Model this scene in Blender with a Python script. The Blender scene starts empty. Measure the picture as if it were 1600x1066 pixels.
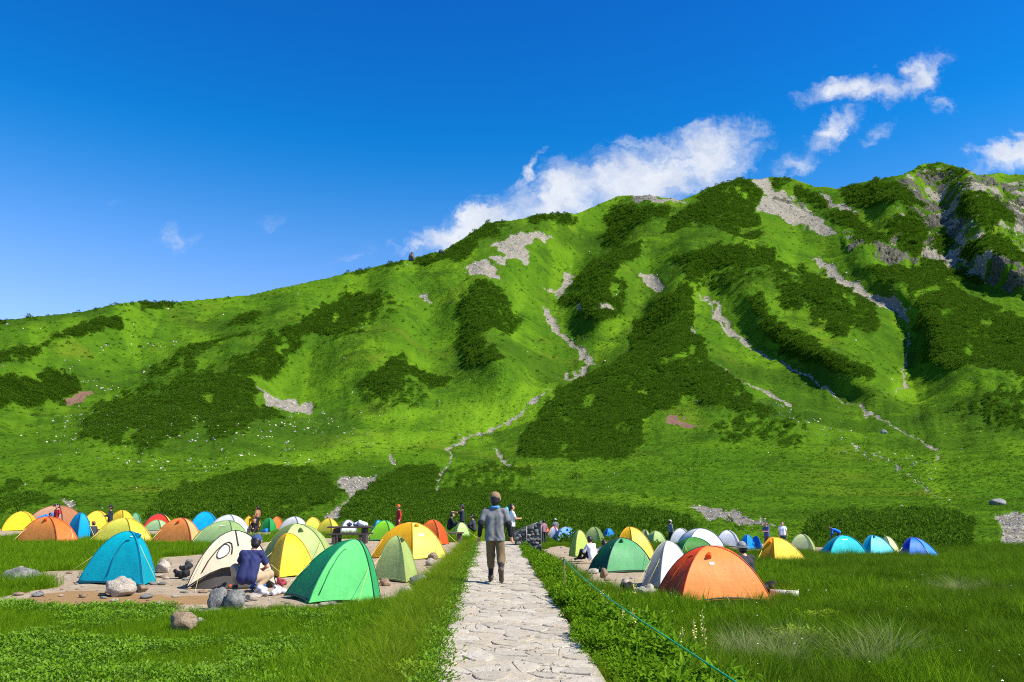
import bpy, bmesh, math, random
import numpy as np
from mathutils import Vector, Matrix, Euler

rnd = random.Random(7)
nrs = np.random.RandomState(11)
R = math.radians
scene = bpy.context.scene
COL = scene.collection

# ------------------------------------------------------------------ camera
FPX = 1244.0                       # focal length in photo pixels (28 mm on 36 mm)
CAMZ = 1.58
PITCH = math.atan((784 - 533) / FPX)
cam_d = bpy.data.cameras.new('camera')
cam_d.lens = 28.0
cam_d.sensor_width = 36.0
cam_d.clip_start = 0.1
cam_d.clip_end = 8000
cam = bpy.data.objects.new('camera', cam_d)
cam.location = (0, 0, CAMZ)
cam.rotation_euler = (R(90) + PITCH, 0, 0)
COL.objects.link(cam)
scene.camera = cam
CP, SP = math.cos(PITCH), math.sin(PITCH)


def ray(px, py):
    """direction of sight (x, y forward, z up) through a photo pixel"""
    dx = (px - 800) / FPX
    dy = (533 - py) / FPX
    return dx, CP - dy * SP, SP + dy * CP


# ------------------------------------------------------------------ sky, sun, exposure
SUN_EL, SUN_AZ = 48.0, 112.0       # azimuth clockwise from +Y (the view direction)
world = bpy.data.worlds.new('World')
scene.world = world
world.use_nodes = True
wn, wl = world.node_tree.nodes, world.node_tree.links
wn.clear()


def wnode(t, **kw):
    n = wn.new(t)
    for k, v in kw.items():
        setattr(n, k, v)
    return n


def wmath(op, a, b=None, c=None, clamp=False):
    n = wn.new('ShaderNodeMath')
    n.operation = op
    n.use_clamp = clamp
    for i, v in enumerate((a, b, c)):
        if v is None:
            continue
        if isinstance(v, (int, float)):
            n.inputs[i].default_value = v
        else:
            wl.new(v, n.inputs[i])
    return n.outputs[0]


sky = wnode('ShaderNodeTexSky', sky_type='NISHITA', sun_disc=False)
sky.sun_elevation = R(SUN_EL)
sky.sun_rotation = R(SUN_AZ)
sky.altitude = 2400
sky.air_density = 1.0
sky.dust_density = 0.8
sky.ozone_density = 3.0
tc = wnode('ShaderNodeTexCoord')
sep = wnode('ShaderNodeSeparateXYZ')
wl.new(tc.outputs['Generated'], sep.inputs[0])


def wramp(lo, hi, a, b):
    n = wnode('ShaderNodeMapRange', interpolation_type='SMOOTHSTEP')
    for k_, v_ in (('From Min', lo), ('From Max', hi), ('To Min', a), ('To Max', b)):
        n.inputs[k_].default_value = v_
    wl.new(sep.outputs[2], n.inputs['Value'])
    return n.outputs[0]


# thin mountain air seen through a polarising filter: red and green fall off quickly with height
tint = wnode('ShaderNodeCombineXYZ')
wl.new(wramp(.16, .44, .80, .03), tint.inputs[0])
wl.new(wramp(.16, .62, .84, .47), tint.inputs[1])
tint.inputs[2].default_value = 1.0
sat = wnode('ShaderNodeVectorMath', operation='MULTIPLY')
wl.new(sky.outputs[0], sat.inputs[0])
wl.new(tint.outputs[0], sat.inputs[1])
ysafe = wmath('MAXIMUM', sep.outputs[1], 0.05)
gu = wmath('DIVIDE', sep.outputs[0], ysafe)
gv = wmath('DIVIDE', sep.outputs[2], ysafe)
comb = wnode('ShaderNodeCombineXYZ')
wl.new(gu, comb.inputs[0])
wl.new(gv, comb.inputs[1])


def wnoise(vec, scale, detail, rough=0.55, dist=0.0):
    n = wn.new('ShaderNodeTexNoise')
    n.inputs['Scale'].default_value = scale
    n.inputs['Detail'].default_value = detail
    n.inputs['Roughness'].default_value = rough
    n.inputs['Distortion'].default_value = dist
    wl.new(vec, n.inputs['Vector'])
    return n


warp = wnoise(comb.outputs[0], 13.0, 6, 0.65)
wsub = wnode('ShaderNodeVectorMath', operation='SUBTRACT')
wl.new(warp.outputs['Color'], wsub.inputs[0])
wsub.inputs[1].default_value = (0.5, 0.5, 0.5)
wsc = wnode('ShaderNodeVectorMath', operation='SCALE')
wl.new(wsub.outputs[0], wsc.inputs[0])
wsc.inputs['Scale'].default_value = 0.10
wadd = wnode('ShaderNodeVectorMath', operation='ADD')
wl.new(comb.outputs[0], wadd.inputs[0])
wl.new(wsc.outputs[0], wadd.inputs[1])
# cloud banks: pixel centre, half sizes in pixels, tilt (deg, rising to the right), strength
BANKS = [
    (735, 352, 145, 40, 21, 1.15), (870, 312, 150, 62, 22, 1.15), (1000, 280, 150, 78, 14, 1.25), (1105, 250, 105, 66, 16, 1.15),
    (655, 376, 55, 20, 20, .8), (825, 272, 55, 15, 45, .7), (1170, 215, 50, 16, 5, .5), (1255, 262, 40, 26, 10, .6),
    (1345, 142, 125, 30, 8, 1.1), (1440, 118, 62, 36, 40, .9), (1478, 165, 40, 16, -35, .45), (1300, 205, 66, 28, 40, .85), (1370, 205, 44, 18, 30, .42),
    (1580, 240, 95, 42, 20, 1.25), (1590, 200, 36, 18, 20, .6),
    (172, 326, 22, 14, 30, .2), (278, 376, 36, 16, 0, .2), (425, 350, 26, 9, 0, .16), (560, 396, 38, 16, 10, .26),
]
best = None
for (bx, by, rx, ry, tilt, st) in BANKS:
    d = ray(bx, by)
    cu, cv = d[0] / d[1], d[2] / d[1]
    m = wnode('ShaderNodeMapping', vector_type='TEXTURE')
    m.inputs['Location'].default_value = (cu, cv, 0)
    m.inputs['Rotation'].default_value = (0, 0, R(tilt))
    m.inputs['Scale'].default_value = (rx / FPX * 1.08, ry / FPX * 1.08, 1)
    wl.new(wadd.outputs[0], m.inputs['Vector'])
    ln = wnode('ShaderNodeVectorMath', operation='LENGTH')
    wl.new(m.outputs[0], ln.inputs[0])
    v = wmath('MULTIPLY', wmath('SUBTRACT', 1.0, ln.outputs['Value']), st)
    best = v if best is None else wmath('MAXIMUM', best, v)
strk = wnode('ShaderNodeMapping')
strk.inputs['Rotation'].default_value = (0, 0, R(-24))
strk.inputs['Scale'].default_value = (.62, 1.25, 1)
wl.new(wadd.outputs[0], strk.inputs['Vector'])
fb = wnoise(strk.outputs[0], 19.0, 8, 0.62, 0.7)
fine = wnoise(wadd.outputs[0], 60.0, 5, 0.6)
body = wmath('ADD', best, wmath('MULTIPLY', wmath('SUBTRACT', fb.outputs[0], 0.5), 1.5))
body = wmath('ADD', body, wmath('MULTIPLY', wmath('SUBTRACT', fine.outputs[0], 0.5), 0.16))
dens = wnode('ShaderNodeMapRange', interpolation_type='SMOOTHSTEP')
dens.inputs['From Min'].default_value = 0.02
dens.inputs['From Max'].default_value = 1.0
wl.new(body, dens.inputs['Value'])
inside = wnode('ShaderNodeMapRange')          # clouds stay inside their banks
inside.inputs['From Min'].default_value = -0.12
inside.inputs['From Max'].default_value = 0.12
wl.new(best, inside.inputs['Value'])
front = wmath('GREATER_THAN', sep.outputs[1], 0.05)
alpha = wmath('MULTIPLY', wmath('MULTIPLY', dens.outputs[0], inside.outputs[0]), front)
alpha = wmath('MULTIPLY', alpha, 0.9)
shade = wnode('ShaderNodeMix', data_type='RGBA')
shade.inputs[6].default_value = (2.8, 3.05, 3.6, 1)
shade.inputs[7].default_value = (3.9, 4.0, 4.15, 1)
sh = wnode('ShaderNodeMapRange')
sh.inputs['From Min'].default_value = 0.30
sh.inputs['From Max'].default_value = 0.62
sn = wnoise(wadd.outputs[0], 22.0, 6, 0.6)
wl.new(sn.outputs[0], sh.inputs['Value'])
wl.new(sh.outputs[0], shade.inputs[0])
mixc = wnode('ShaderNodeMix', data_type='RGBA')
wl.new(alpha, mixc.inputs[0])
wl.new(sat.outputs[0], mixc.inputs[6])
wl.new(shade.outputs[2], mixc.inputs[7])
bg = wnode('ShaderNodeBackground')
bg.inputs['Strength'].default_value = 0.15
wl.new(mixc.outputs[2], bg.inputs['Color'])
wo = wnode('ShaderNodeOutputWorld')
wl.new(bg.outputs[0], wo.inputs['Surface'])

sun_d = bpy.data.lights.new('sun', 'SUN')
sun_d.energy = 4.9
sun_d.angle = R(0.53)
sun_d.color = (1.0, 0.94, 0.84)
sun = bpy.data.objects.new('sun', sun_d)
az, el = R(SUN_AZ), R(SUN_EL)
sdir = Vector((math.sin(az) * math.cos(el), math.cos(az) * math.cos(el), math.sin(el)))
sun.rotation_euler = sdir.to_track_quat('Z', 'Y').to_euler()
sun.location = (60, -20, 80)
COL.objects.link(sun)

vs = scene.view_settings
vs.view_transform = 'Standard'
vs.look = 'None'
vs.exposure = 0.68
vs.gamma = 1.0
vs.use_curve_mapping = False
scene.cycles.use_denoising = False
scene.cycles.filter_width = 1.05
scene.cycles.use_adaptive_sampling = True
scene.cycles.adaptive_threshold = 0.015
scene.cycles.max_bounces = 5
scene.cycles.diffuse_bounces = 2
scene.cycles.transparent_max_bounces = 8


# ------------------------------------------------------------------ helpers
def srgb(r, g, b):
    f = lambda c: (c / 255 / 12.92) if c <= 10 else (((c / 255) + 0.055) / 1.055) ** 2.4
    return (f(r), f(g), f(b), 1.0)


class NT:
    """small node-tree writer"""
    def __init__(self, name):
        self.m = bpy.data.materials.new(name)
        self.m.use_nodes = True
        self.n = self.m.node_tree.nodes
        self.l = self.m.node_tree.links
        self.b = self.n['Principled BSDF']

    def node(self, t, ins=None, **kw):
        n = self.n.new(t)
        for k, v in kw.items():
            setattr(n, k, v)
        for k, v in (ins or {}).items():
            s = n.inputs[k]
            if isinstance(v, bpy.types.NodeSocket):
                self.l.new(v, s)
            else:
                s.default_value = v
        return n

    def link(self, a, b):
        if isinstance(b, str):
            b = self.b.inputs[b]
        self.l.new(a, b)

    def set(self, **kw):
        for k, v in kw.items():
            self.b.inputs[k.replace('_', ' ')].default_value = v

    def math(self, op, a, b=None, clamp=False):
        n = self.n.new('ShaderNodeMath')
        n.operation = op
        n.use_clamp = clamp
        for i, v in enumerate((a, b)):
            if v is None:
                continue
            if isinstance(v, (int, float)):
                n.inputs[i].default_value = v
            else:
                self.l.new(v, n.inputs[i])
        return n.outputs[0]

    def coord(self, kind='Object'):
        return self.node('ShaderNodeTexCoord').outputs[kind]

    def noise(self, vec, scale, detail=4, rough=0.55, dist=0.0):
        return self.node('ShaderNodeTexNoise', {'Vector': vec, 'Scale': scale, 'Detail': detail, 'Roughness': rough, 'Distortion': dist}).outputs[0]

    def ramp(self, fac, lo, hi, smooth=True):
        n = self.node('ShaderNodeMapRange', {'Value': fac, 'From Min': lo, 'From Max': hi})
        n.interpolation_type = 'SMOOTHSTEP' if smooth else 'LINEAR'
        return n.outputs[0]

    def mix(self, fac, a, b, blend='MIX'):
        n = self.n.new('ShaderNodeMix')
        n.data_type = 'RGBA'
        n.blend_type = blend
        for s, v in ((0, fac), (6, a), (7, b)):
            if isinstance(v, bpy.types.NodeSocket):
                self.l.new(v, n.inputs[s])
            else:
                n.inputs[s].default_value = v
        return n.outputs[2]

    def attr(self, name):
        return self.node('ShaderNodeAttribute', attribute_name=name).outputs['Fac']

    def bump(self, h, strength=0.5, dist=0.05):
        n = self.node('ShaderNodeBump', {'Height': h, 'Strength': strength, 'Distance': dist})
        self.l.new(n.outputs[0], self.b.inputs['Normal'])


def mesh_np(name, verts, faces=None, quads=None, tris=None):
    me = bpy.data.meshes.new(name)
    v = np.asarray(verts, dtype=np.float32).reshape(-1, 3)
    if quads is not None or tris is not None:
        q = quads if quads is not None else tris
        q = np.asarray(q, dtype=np.int32)
        k = q.shape[1]
        me.vertices.add(len(v))
        me.vertices.foreach_set('co', v.ravel())
        me.loops.add(q.size)
        me.loops.foreach_set('vertex_index', q.ravel())
        me.polygons.add(len(q))
        me.polygons.foreach_set('loop_start', np.arange(0, q.size, k, dtype=np.int32))
        me.update(calc_edges=True)
        me.validate()
    else:
        me.from_pydata([tuple(map(float, p)) for p in v], [], faces or [])
        me.update()
    return me


def add_obj(name, me, mat=None, parent=None, loc=None, rot=None, smooth=True):
    o = bpy.data.objects.new(name, me)
    COL.objects.link(o)
    if me is not None:
        for m in (mat if isinstance(mat, (list, tuple)) else [mat] if mat else []):
            me.materials.append(m)
        if smooth and len(me.polygons):
            me.polygons.foreach_set('use_smooth', np.ones(len(me.polygons), dtype=bool))
    if parent is not None:
        o.parent = parent
    if loc is not None:
        o.location = loc
    if rot is not None:
        o.rotation_euler = rot
    return o


def tag(o, label=None, cat=None, group=None, kind=None):
    if label:
        o['label'] = label
    if cat:
        o['category'] = cat
    if group:
        o['group'] = group
    if kind:
        o['kind'] = kind
    return o


def empty(name, loc, rz=0.0):
    o = bpy.data.objects.new(name, None)
    o.empty_display_size = 0.2
    COL.objects.link(o)
    o.location = loc
    o.rotation_euler = (0, 0, rz)
    return o


def fattr(me, name, arr):
    a = me.attributes.new(name, 'FLOAT', 'POINT')
    a.data.foreach_set('value', np.asarray(arr, dtype=np.float32).ravel())


# gradient noise on numpy arrays ------------------------------------------------
_perm = np.random.RandomState(3).permutation(512).astype(np.int64)
_perm = np.concatenate([_perm, _perm])
_ga = np.random.RandomState(4).rand(512) * 2 * np.pi
_gx, _gy = np.cos(_ga), np.sin(_ga)


def perlin(x, y, seed=0):
    x = np.asarray(x, float) + seed * 17.31
    y = np.asarray(y, float) + seed * 9.77
    xi, yi = np.floor(x).astype(np.int64), np.floor(y).astype(np.int64)
    xf, yf = x - xi, y - yi
    u, v = xf ** 3 * (xf * (xf * 6 - 15) + 10), yf ** 3 * (yf * (yf * 6 - 15) + 10)

    def g(ix, iy, fx, fy):
        h = _perm[(_perm[ix & 511] + iy) & 511]
        return _gx[h] * fx + _gy[h] * fy
    a = g(xi, yi, xf, yf) * (1 - u) + g(xi + 1, yi, xf - 1, yf) * u
    b = g(xi, yi + 1, xf, yf - 1) * (1 - u) + g(xi + 1, yi + 1, xf - 1, yf - 1) * u
    return (a * (1 - v) + b * v) * 1.5


def fbm(x, y, octaves=4, seed=0, gain=0.5):
    s, a, f = 0.0, 1.0, 1.0
    for k in range(octaves):
        s = s + a * perlin(x * f, y * f, seed + k)
        a *= gain
        f *= 2.03
    return s


def sstep(a, b, x):
    t = np.clip((x - a) / (b - a), 0, 1)
    return t * t * (3 - 2 * t)


def in_poly(px, py, poly):
    p = np.asarray(poly, float)
    x0, x1, y0, y1 = p[:, 0].min(), p[:, 0].max(), p[:, 1].min(), p[:, 1].max()
    res = np.zeros(px.shape, bool)
    m = (px >= x0) & (px <= x1) & (py >= y0) & (py <= y1)
    if not m.any():
        return res
    X, Y = px[m], py[m]
    c = np.zeros(X.shape, bool)
    j = len(p) - 1
    for i in range(len(p)):
        xi, yi, xj, yj = p[i, 0], p[i, 1], p[j, 0], p[j, 1]
        if yi != yj:
            c ^= ((yi > Y) != (yj > Y)) & (X < (xj - xi) * (Y - yi) / (yj - yi) + xi)
        j = i
    res[m] = c
    return res


def line_dist(px, py, pts):
    d = np.full(px.shape, 1e9)
    for (x0, y0), (x1, y1) in zip(pts[:-1], pts[1:]):
        vx, vy = x1 - x0, y1 - y0
        t = np.clip(((px - x0) * vx + (py - y0) * vy) / (vx * vx + vy * vy + 1e-9), 0, 1)
        d = np.minimum(d, np.hypot(px - x0 - t * vx, py - y0 - t * vy))
    return d


# scattering of uncountable growth by geometry nodes ---------------------------
def scatter(name, pts, rot, scl, idx, protos, mat_label, cat=None, kind='stuff', tint=None):
    col = bpy.data.collections.new(name + '_kinds')
    for p in protos:
        col.objects.link(p)
    me = bpy.data.meshes.new(name)
    n = len(pts)
    me.vertices.add(n)
    me.vertices.foreach_set('co', np.asarray(pts, np.float32).ravel())
    a = me.attributes.new('rot', 'FLOAT_VECTOR', 'POINT')
    a.data.foreach_set('vector', np.asarray(rot, np.float32).ravel())
    a = me.attributes.new('scl', 'FLOAT_VECTOR', 'POINT')
    a.data.foreach_set('vector', np.asarray(scl, np.float32).ravel())
    a = me.attributes.new('idx', 'INT', 'POINT')
    a.data.foreach_set('value', np.asarray(idx, np.int32).ravel())
    if tint is not None:
        a = me.attributes.new('tint', 'FLOAT', 'POINT')
        a.data.foreach_set('value', np.asarray(tint, np.float32).ravel())
    me.update()
    o = bpy.data.objects.new(name, me)
    COL.objects.link(o)
    ng = bpy.data.node_groups.new(name, 'GeometryNodeTree')
    ng.interface.new_socket('Geometry', in_out='INPUT', socket_type='NodeSocketGeometry')
    ng.interface.new_socket('Geometry', in_out='OUTPUT', socket_type='NodeSocketGeometry')
    N, L = ng.nodes, ng.links
    gi, go = N.new('NodeGroupInput'), N.new('NodeGroupOutput')
    ci = N.new('GeometryNodeCollectionInfo')
    ci.inputs['Collection'].default_value = col
    ci.inputs['Separate Children'].default_value = True
    ci.inputs['Reset Children'].default_value = True
    ip = N.new('GeometryNodeInstanceOnPoints')
    ip.inputs['Pick Instance'].default_value = True

    def na(nm, t):
        k = N.new('GeometryNodeInputNamedAttribute')
        k.data_type = t
        k.inputs['Name'].default_value = nm
        return k.outputs['Attribute']
    L.new(gi.outputs[0], ip.inputs['Points'])
    L.new(ci.outputs[0], ip.inputs['Instance'])
    L.new(na('idx', 'INT'), ip.inputs['Instance Index'])
    er = N.new('FunctionNodeEulerToRotation')
    L.new(na('rot', 'FLOAT_VECTOR'), er.inputs[0])
    L.new(er.outputs[0], ip.inputs['Rotation'])
    L.new(na('scl', 'FLOAT_VECTOR'), ip.inputs['Scale'])
    L.new(ip.outputs[0], go.inputs[0])
    md = o.modifiers.new('scatter', 'NODES')
    md.node_group = ng
    tag(o, mat_label, cat, kind=kind)
    return o


# ================================================================== GROUND
def z0pt(px, py, z=0.0):
    d = ray(px, py)
    t = (z - CAMZ) / d[2]
    return np.array([d[0] * t, d[1] * t])


_l0, _l1 = z0pt(672, 1066), z0pt(735, 880)
_r0, _r1 = z0pt(945, 1066), z0pt(828, 880)


def path_edges(y):
    xl = _l0[0] + (_l1[0] - _l0[0]) * (y - _l0[1]) / (_l1[1] - _l0[1])
    xr = _r0[0] + (_r1[0] - _r0[0]) * (y - _r0[1]) / (_r1[1] - _r0[1])
    return xl, xr


PATH_END = 33.0


def zg(x, y):
    """height of the meadow and camp ground"""
    x = np.asarray(x, float)
    y = np.asarray(y, float)
    xl, xr = path_edges(y)
    hw = (xr - xl) / 2
    s = x - (xl + xr) / 2
    left = np.interp(y, [0, 15, 30, 45, 70, 120], [-.20, -.20, -.22, -.30, -.60, -1.6])
    right = np.interp(y, [0, 15, 25, 35, 45, 70, 120], [-.35, -.38, -.50, -1.0, -1.42, -1.6, -2.2])
    w = sstep(-1.5, 1.5, s)
    side = left * (1 - w) + right * w
    bank = sstep(hw - 0.02, hw + 0.75, np.abs(s))
    raised = (1 - sstep(PATH_END - 1, PATH_END + 5, y))
    b = 1 - (1 - bank) * raised
    n = 0.035 * fbm(x * .35, y * .35, 3, 5) + 0.012 * perlin(x * 2.1, y * 2.1, 9)
    far = sstep(70, 160, np.hypot(x, y))
    return -0.07 * (1 - b) + side * b + n * b - far * 2.0


def gpt(px, py):
    """point of the ground seen at a photo pixel"""
    d = ray(px, py)
    z = -0.25
    for _ in range(25):
        t = (z - CAMZ) / d[2]
        t = min(max(t, 1), 140)
        z = 0.5 * z + 0.5 * float(zg(d[0] * t, d[1] * t))
    return np.array([d[0] * t, d[1] * t, float(zg(d[0] * t, d[1] * t))])


DIRT = [
    [(-60, 950), (0, 946), (100, 952), (240, 955), (330, 960), (440, 950), (600, 948), (650, 925), (700, 885), (722, 862), (735, 850), (640, 846), (560, 842), (440, 840), (420, 846), (330, 866), (240, 872), (245, 890), (200, 900), (120, 905), (60, 920), (10, 932), (-60, 940)],
    [(-90, 845), (0, 841), (60, 836), (200, 838), (320, 838), (420, 838), (440, 826), (200, 824), (-90, 826)],
    [(838, 860), (870, 853), (930, 857), (1030, 862), (1075, 880), (1050, 925), (1040, 942), (985, 944), (930, 915), (890, 895), (850, 872)],
    [(1490, 951), (1600, 944), (1700, 946), (1600, 957), (1520, 958)],
    [(1060, 952), (1130, 956), (1215, 948), (1240, 930), (1200, 925)],
    [(1130, 855), (1200, 851), (1300, 857), (1290, 864), (1220, 862), (1150, 864)],
    [(60, 895), (140, 890), (150, 912), (80, 915)],
]
DIRT_W = [[tuple(gpt(*p)[:2]) for p in poly] for poly in DIRT]


def dirt_at(x, y):
    wx = x + 0.35 * fbm(x * .9, y * .9, 3, 21)
    wy = y + 0.6 * fbm(x * .9, y * .9, 3, 31)
    m = np.zeros(np.shape(x), bool)
    for p in DIRT_W:
        m |= in_poly(wx, wy, p)
    return m


def axis(parts):
    out = []
    for a, b, st in parts:
        out += list(np.arange(a, b - 1e-6, st))
    return np.array(out + [parts[-1][1]])


gx = axis([(-2500, -600, 475), (-600, -120, 80), (-120, -40, 8), (-40, -14, .5), (-14, 14, .14), (14, 40, .5), (40, 120, 8), (120, 600, 80), (600, 2500, 475)])
gy = axis([(-2500, -600, 475), (-600, -120, 80), (-120, -20, 10), (-20, 4, 2), (4, 26, .14), (26, 60, .5), (60, 120, 4), (120, 600, 80), (600, 2500, 475)])
GX, GY = np.meshgrid(gx, gy)
GZ = zg(GX, GY)
GZ[(GY > 200)] -= 30
nxg, nyg = len(gx), len(gy)
ii = np.arange(nxg * nyg).reshape(nyg, nxg)
q = np.stack([ii[:-1, :-1], ii[:-1, 1:], ii[1:, 1:], ii[1:, :-1]], -1).reshape(-1, 4)
me = mesh_np('ground', np.stack([GX, GY, GZ], -1), quads=q)
dm = dirt_at(GX, GY).astype(float)
fattr(me, 'dirt', dm)
PUDDLE = [tuple(gpt(*p)[:2]) for p in [(20, 938), (110, 925), (240, 928), (330, 934), (340, 945), (230, 950), (90, 948)]]
fattr(me, 'mud', in_poly(GX + .3 * fbm(GX, GY, 2, 3), GY + .4 * fbm(GX, GY, 2, 4), PUDDLE).astype(float))

t = NT('meadow_and_camp_soil')
co = t.coord()
n1, n2, n3 = t.noise(co, 1.3, 5), t.noise(co, 9, 6, .65), t.noise(co, 55, 5, .7)
turf = t.mix(t.ramp(n1, .35, .65), (0.045, 0.094, 0.0018, 1), (0.075, 0.138, 0.0027, 1))
turf = t.mix(t.ramp(n2, .4, .7), turf, (0.095, 0.143, 0.0045, 1))
soil = t.mix(t.ramp(n1, .3, .7), (.345, .262, .165, 1), (.43, .34, .235, 1))
soil = t.mix(t.ramp(n2, .45, .7), soil, (.25, .195, .135, 1))
soil = t.mix(t.ramp(n3, .55, .72), soil, (.48, .42, .34, 1))
soil = t.mix(t.attr('mud'), soil, t.mix(n2, (.33, .20, .088, 1), (.29, .18, .085, 1)))
dmask = t.ramp(t.math('ADD', t.attr('dirt'), t.math('MULTIPLY', t.math('SUBTRACT', n2, .5), .9)), .38, .62)
t.link(t.mix(dmask, turf, soil), 'Base Color')
t.set(Roughness=1.0)
t.b.inputs['Specular IOR Level'].default_value = .0
t.bump(t.math('ADD', n2, t.math('MULTIPLY', n3, .6)), .6, .05)
ground = tag(add_obj('ground', me, t.m), kind='structure')

# ================================================================== MOUNTAIN
STEPX, STEPY = 2.0, 1.7
PX = np.arange(-760, 2361, STEPX)
PY = np.arange(882, 236, -STEPY)                # rows from the foot up
SKY_PTS = [(-800, 560), (-400, 530), (-100, 512), (0, 502), (60, 494), (130, 486), (200, 471), (280, 472), (310, 468), (400, 459), (480, 441), (560, 424), (640, 404), (690, 391), (740, 362), (760, 348),
           (800, 344), (850, 333), (905, 332), (930, 322), (965, 306), (1010, 303), (1060, 312), (1085, 305), (1110, 292), (1150, 281), (1200, 276), (1240, 279), (1275, 291), (1310, 294),
           (1360, 281), (1410, 272), (1440, 257), (1470, 253), (1500, 262), (1530, 273), (1560, 270), (1600, 273), (1700, 290), (1900, 330), (2100, 370), (2400, 420)]
sky_y = np.interp(PX, [p[0] for p in SKY_PTS], [p[1] for p in SKY_PTS])
sky_y = sky_y + 1.6 * perlin(PX / 17, PX * 0 + .5, 2) + .9 * perlin(PX / 6, PX * 0 + .5, 3)

GULLY = [
    [(985, 308), (960, 345), (925, 385), (895, 430), (870, 465), (850, 495), (890, 535), (925, 565), (900, 590), (860, 618), (790, 645), (735, 678), (698, 705), (690, 745), (640, 770)],
    [(1085, 440), (1130, 500), (1180, 540), (1260, 590), (1330, 625), (1400, 665), (1465, 708), (1455, 745), (1500, 775)],
    [(1195, 285), (1240, 340), (1290, 375)], [(1255, 395), (1340, 455), (1400, 490), (1420, 520), (1412, 575), (1405, 610), (1440, 640)],
    [(1462, 262), (1480, 320), (1470, 370), (1500, 420), (1545, 455), (1620, 500)], [(1310, 296), (1350, 340), (1400, 380)],
    [(650, 425), (668, 480), (680, 540), (700, 590), (730, 625), (760, 650)], [(420, 470), (340, 530), (240, 580), (140, 630), (60, 680), (-60, 720)],
    [(600, 425), (500, 520), (440, 590), (470, 640), (520, 680)], [(1010, 400), (1020, 450), (1000, 500), (970, 540), (935, 560)],
    [(1570, 275), (1600, 340), (1700, 420)],
]
RIDGE = [
    [(1165, 283), (1130, 335), (1100, 390), (1075, 450), (1050, 505), (1050, 555), (990, 590), (900, 640), (835, 690)], [(1060, 555), (1120, 610), (1190, 660), (1250, 700)],
    [(1012, 306), (1000, 375), (965, 415), (935, 455), (930, 492)], [(870, 336), (800, 395), (748, 445), (760, 520), (775, 575), (800, 612)],
    [(640, 406), (590, 455), (520, 510), (410, 565), (310, 595), (210, 645), (140, 690)], [(1200, 375), (1160, 430), (1185, 485), (1240, 535), (1310, 580), (1385, 612)],
    [(1440, 260), (1400, 320), (1340, 410), (1430, 470), (1480, 540), (1530, 600), (1600, 650), (1700, 700)], [(205, 475), (120, 520), (40, 570), (-60, 600), (-200, 640)],
    [(1500, 265), (1530, 330), (1530, 400), (1600, 430)], [(730, 370), (690, 430), (620, 520), (600, 590), (630, 640)], [(1280, 440), (1330, 490), (1370, 530)],
    [(400, 728), (330, 760), (260, 800)],
]
# relief: +1 along the crests, -1 along the gullies, relaxed in between
cs = 8
cx, cy = np.arange(-760, 2361, cs), np.arange(890, 230, -cs)
CX, CY = np.meshgrid(cx, cy)
val = np.zeros(CX.shape)
fix = np.zeros(CX.shape, bool)
csky = np.interp(CX, PX, sky_y)
for lines, v in ((GULLY, -1.0), (RIDGE, 1.0)):
    for li, ln in enumerate(lines):
        soft = {6: .4, 1: .55, 3: .75}.get(li, 1.0) if v < 0 else 1.0
        n_ = len(ln) - 1
        for k_ in range(n_):                    # crests and gullies start shallow at their upper end
            m = line_dist(CX, CY, ln[k_:k_ + 2]) < cs * .75
            val[m] = v * soft * min(1, .15 + k_ * .35) if v < 0 else v
            fix |= m
edge = (CY > 800)
val[edge] = 0
fix |= edge
rel = val.copy()
for it in range(1500):
    p = np.pad(rel, 1, mode='edge')
    new = (p[:-2, 1:-1] + p[2:, 1:-1] + p[1:-1, :-2] + p[1:-1, 2:]) * .25
    rel = np.where(fix, val, new)
for it in range(13):
    p = np.pad(rel, 1, mode='edge')
    rel = (p[:-2, 1:-1] + p[2:, 1:-1] + p[1:-1, :-2] + p[1:-1, 2:] + 2 * rel) / 6


def bil(grid, x, y):
    fx = np.clip((x - cx[0]) / cs, 0, len(cx) - 1.001)
    fy = np.clip((cy[0] - y) / cs, 0, len(cy) - 1.001)
    i, j = fx.astype(int), fy.astype(int)
    a, b = fx - i, fy - j
    return (grid[j, i] * (1 - a) + grid[j, i + 1] * a) * (1 - b) + (grid[j + 1, i] * (1 - a) + grid[j + 1, i + 1] * a) * b


RV = [(882, 36), (860, 45), (845, 55), (835, 64), (825, 78), (815, 92), (800, 115), (780, 150), (750, 205), (720, 265), (680, 345), (640, 420), (600, 490), (550, 580), (500, 680),
      (450, 790), (400, 910), (350, 1040), (300, 1180), (250, 1350), (200, 1500)]
UX, UY0 = np.meshgrid(PX, PY)
UY = np.maximum(UY0, sky_y[None, :])             # rows above the skyline collapse onto it, then fall behind
over = np.maximum(sky_y[None, :] - UY0, 0) / STEPY
dist = np.interp(-UY, [-a for a, b in RV], [b for a, b in RV])
relv = bil(rel, UX, UY)
dist = dist * (1 - .105 * relv * sstep(800, 560, UY))


def lay(px, py, dist):
    dx = (px - 800) / FPX
    dy = (533 - py) / FPX
    X, Y, Z = dx, CP - dy * SP, SP + dy * CP
    h = np.hypot(X, Y)
    return X / h * dist, Y / h * dist, CAMZ + Z / h * dist


MX, MY, MZ = lay(UX, UY, dist)
back = np.where(over > 0, over, 0)
bx_, by_ = MX / dist, MY / dist
MX, MY = MX + bx_ * back * 9, MY + by_ * back * 9
MZ = MZ - back * 3.5 - back ** 1.3 * .6

# what grows or lies where on the slopes (outlines read off the photograph, then fixed to the terrain)
def zoomed(pts, ox, oy, s):
    return [(ox + x / s, oy + y / s) for x, y in pts]


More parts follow.
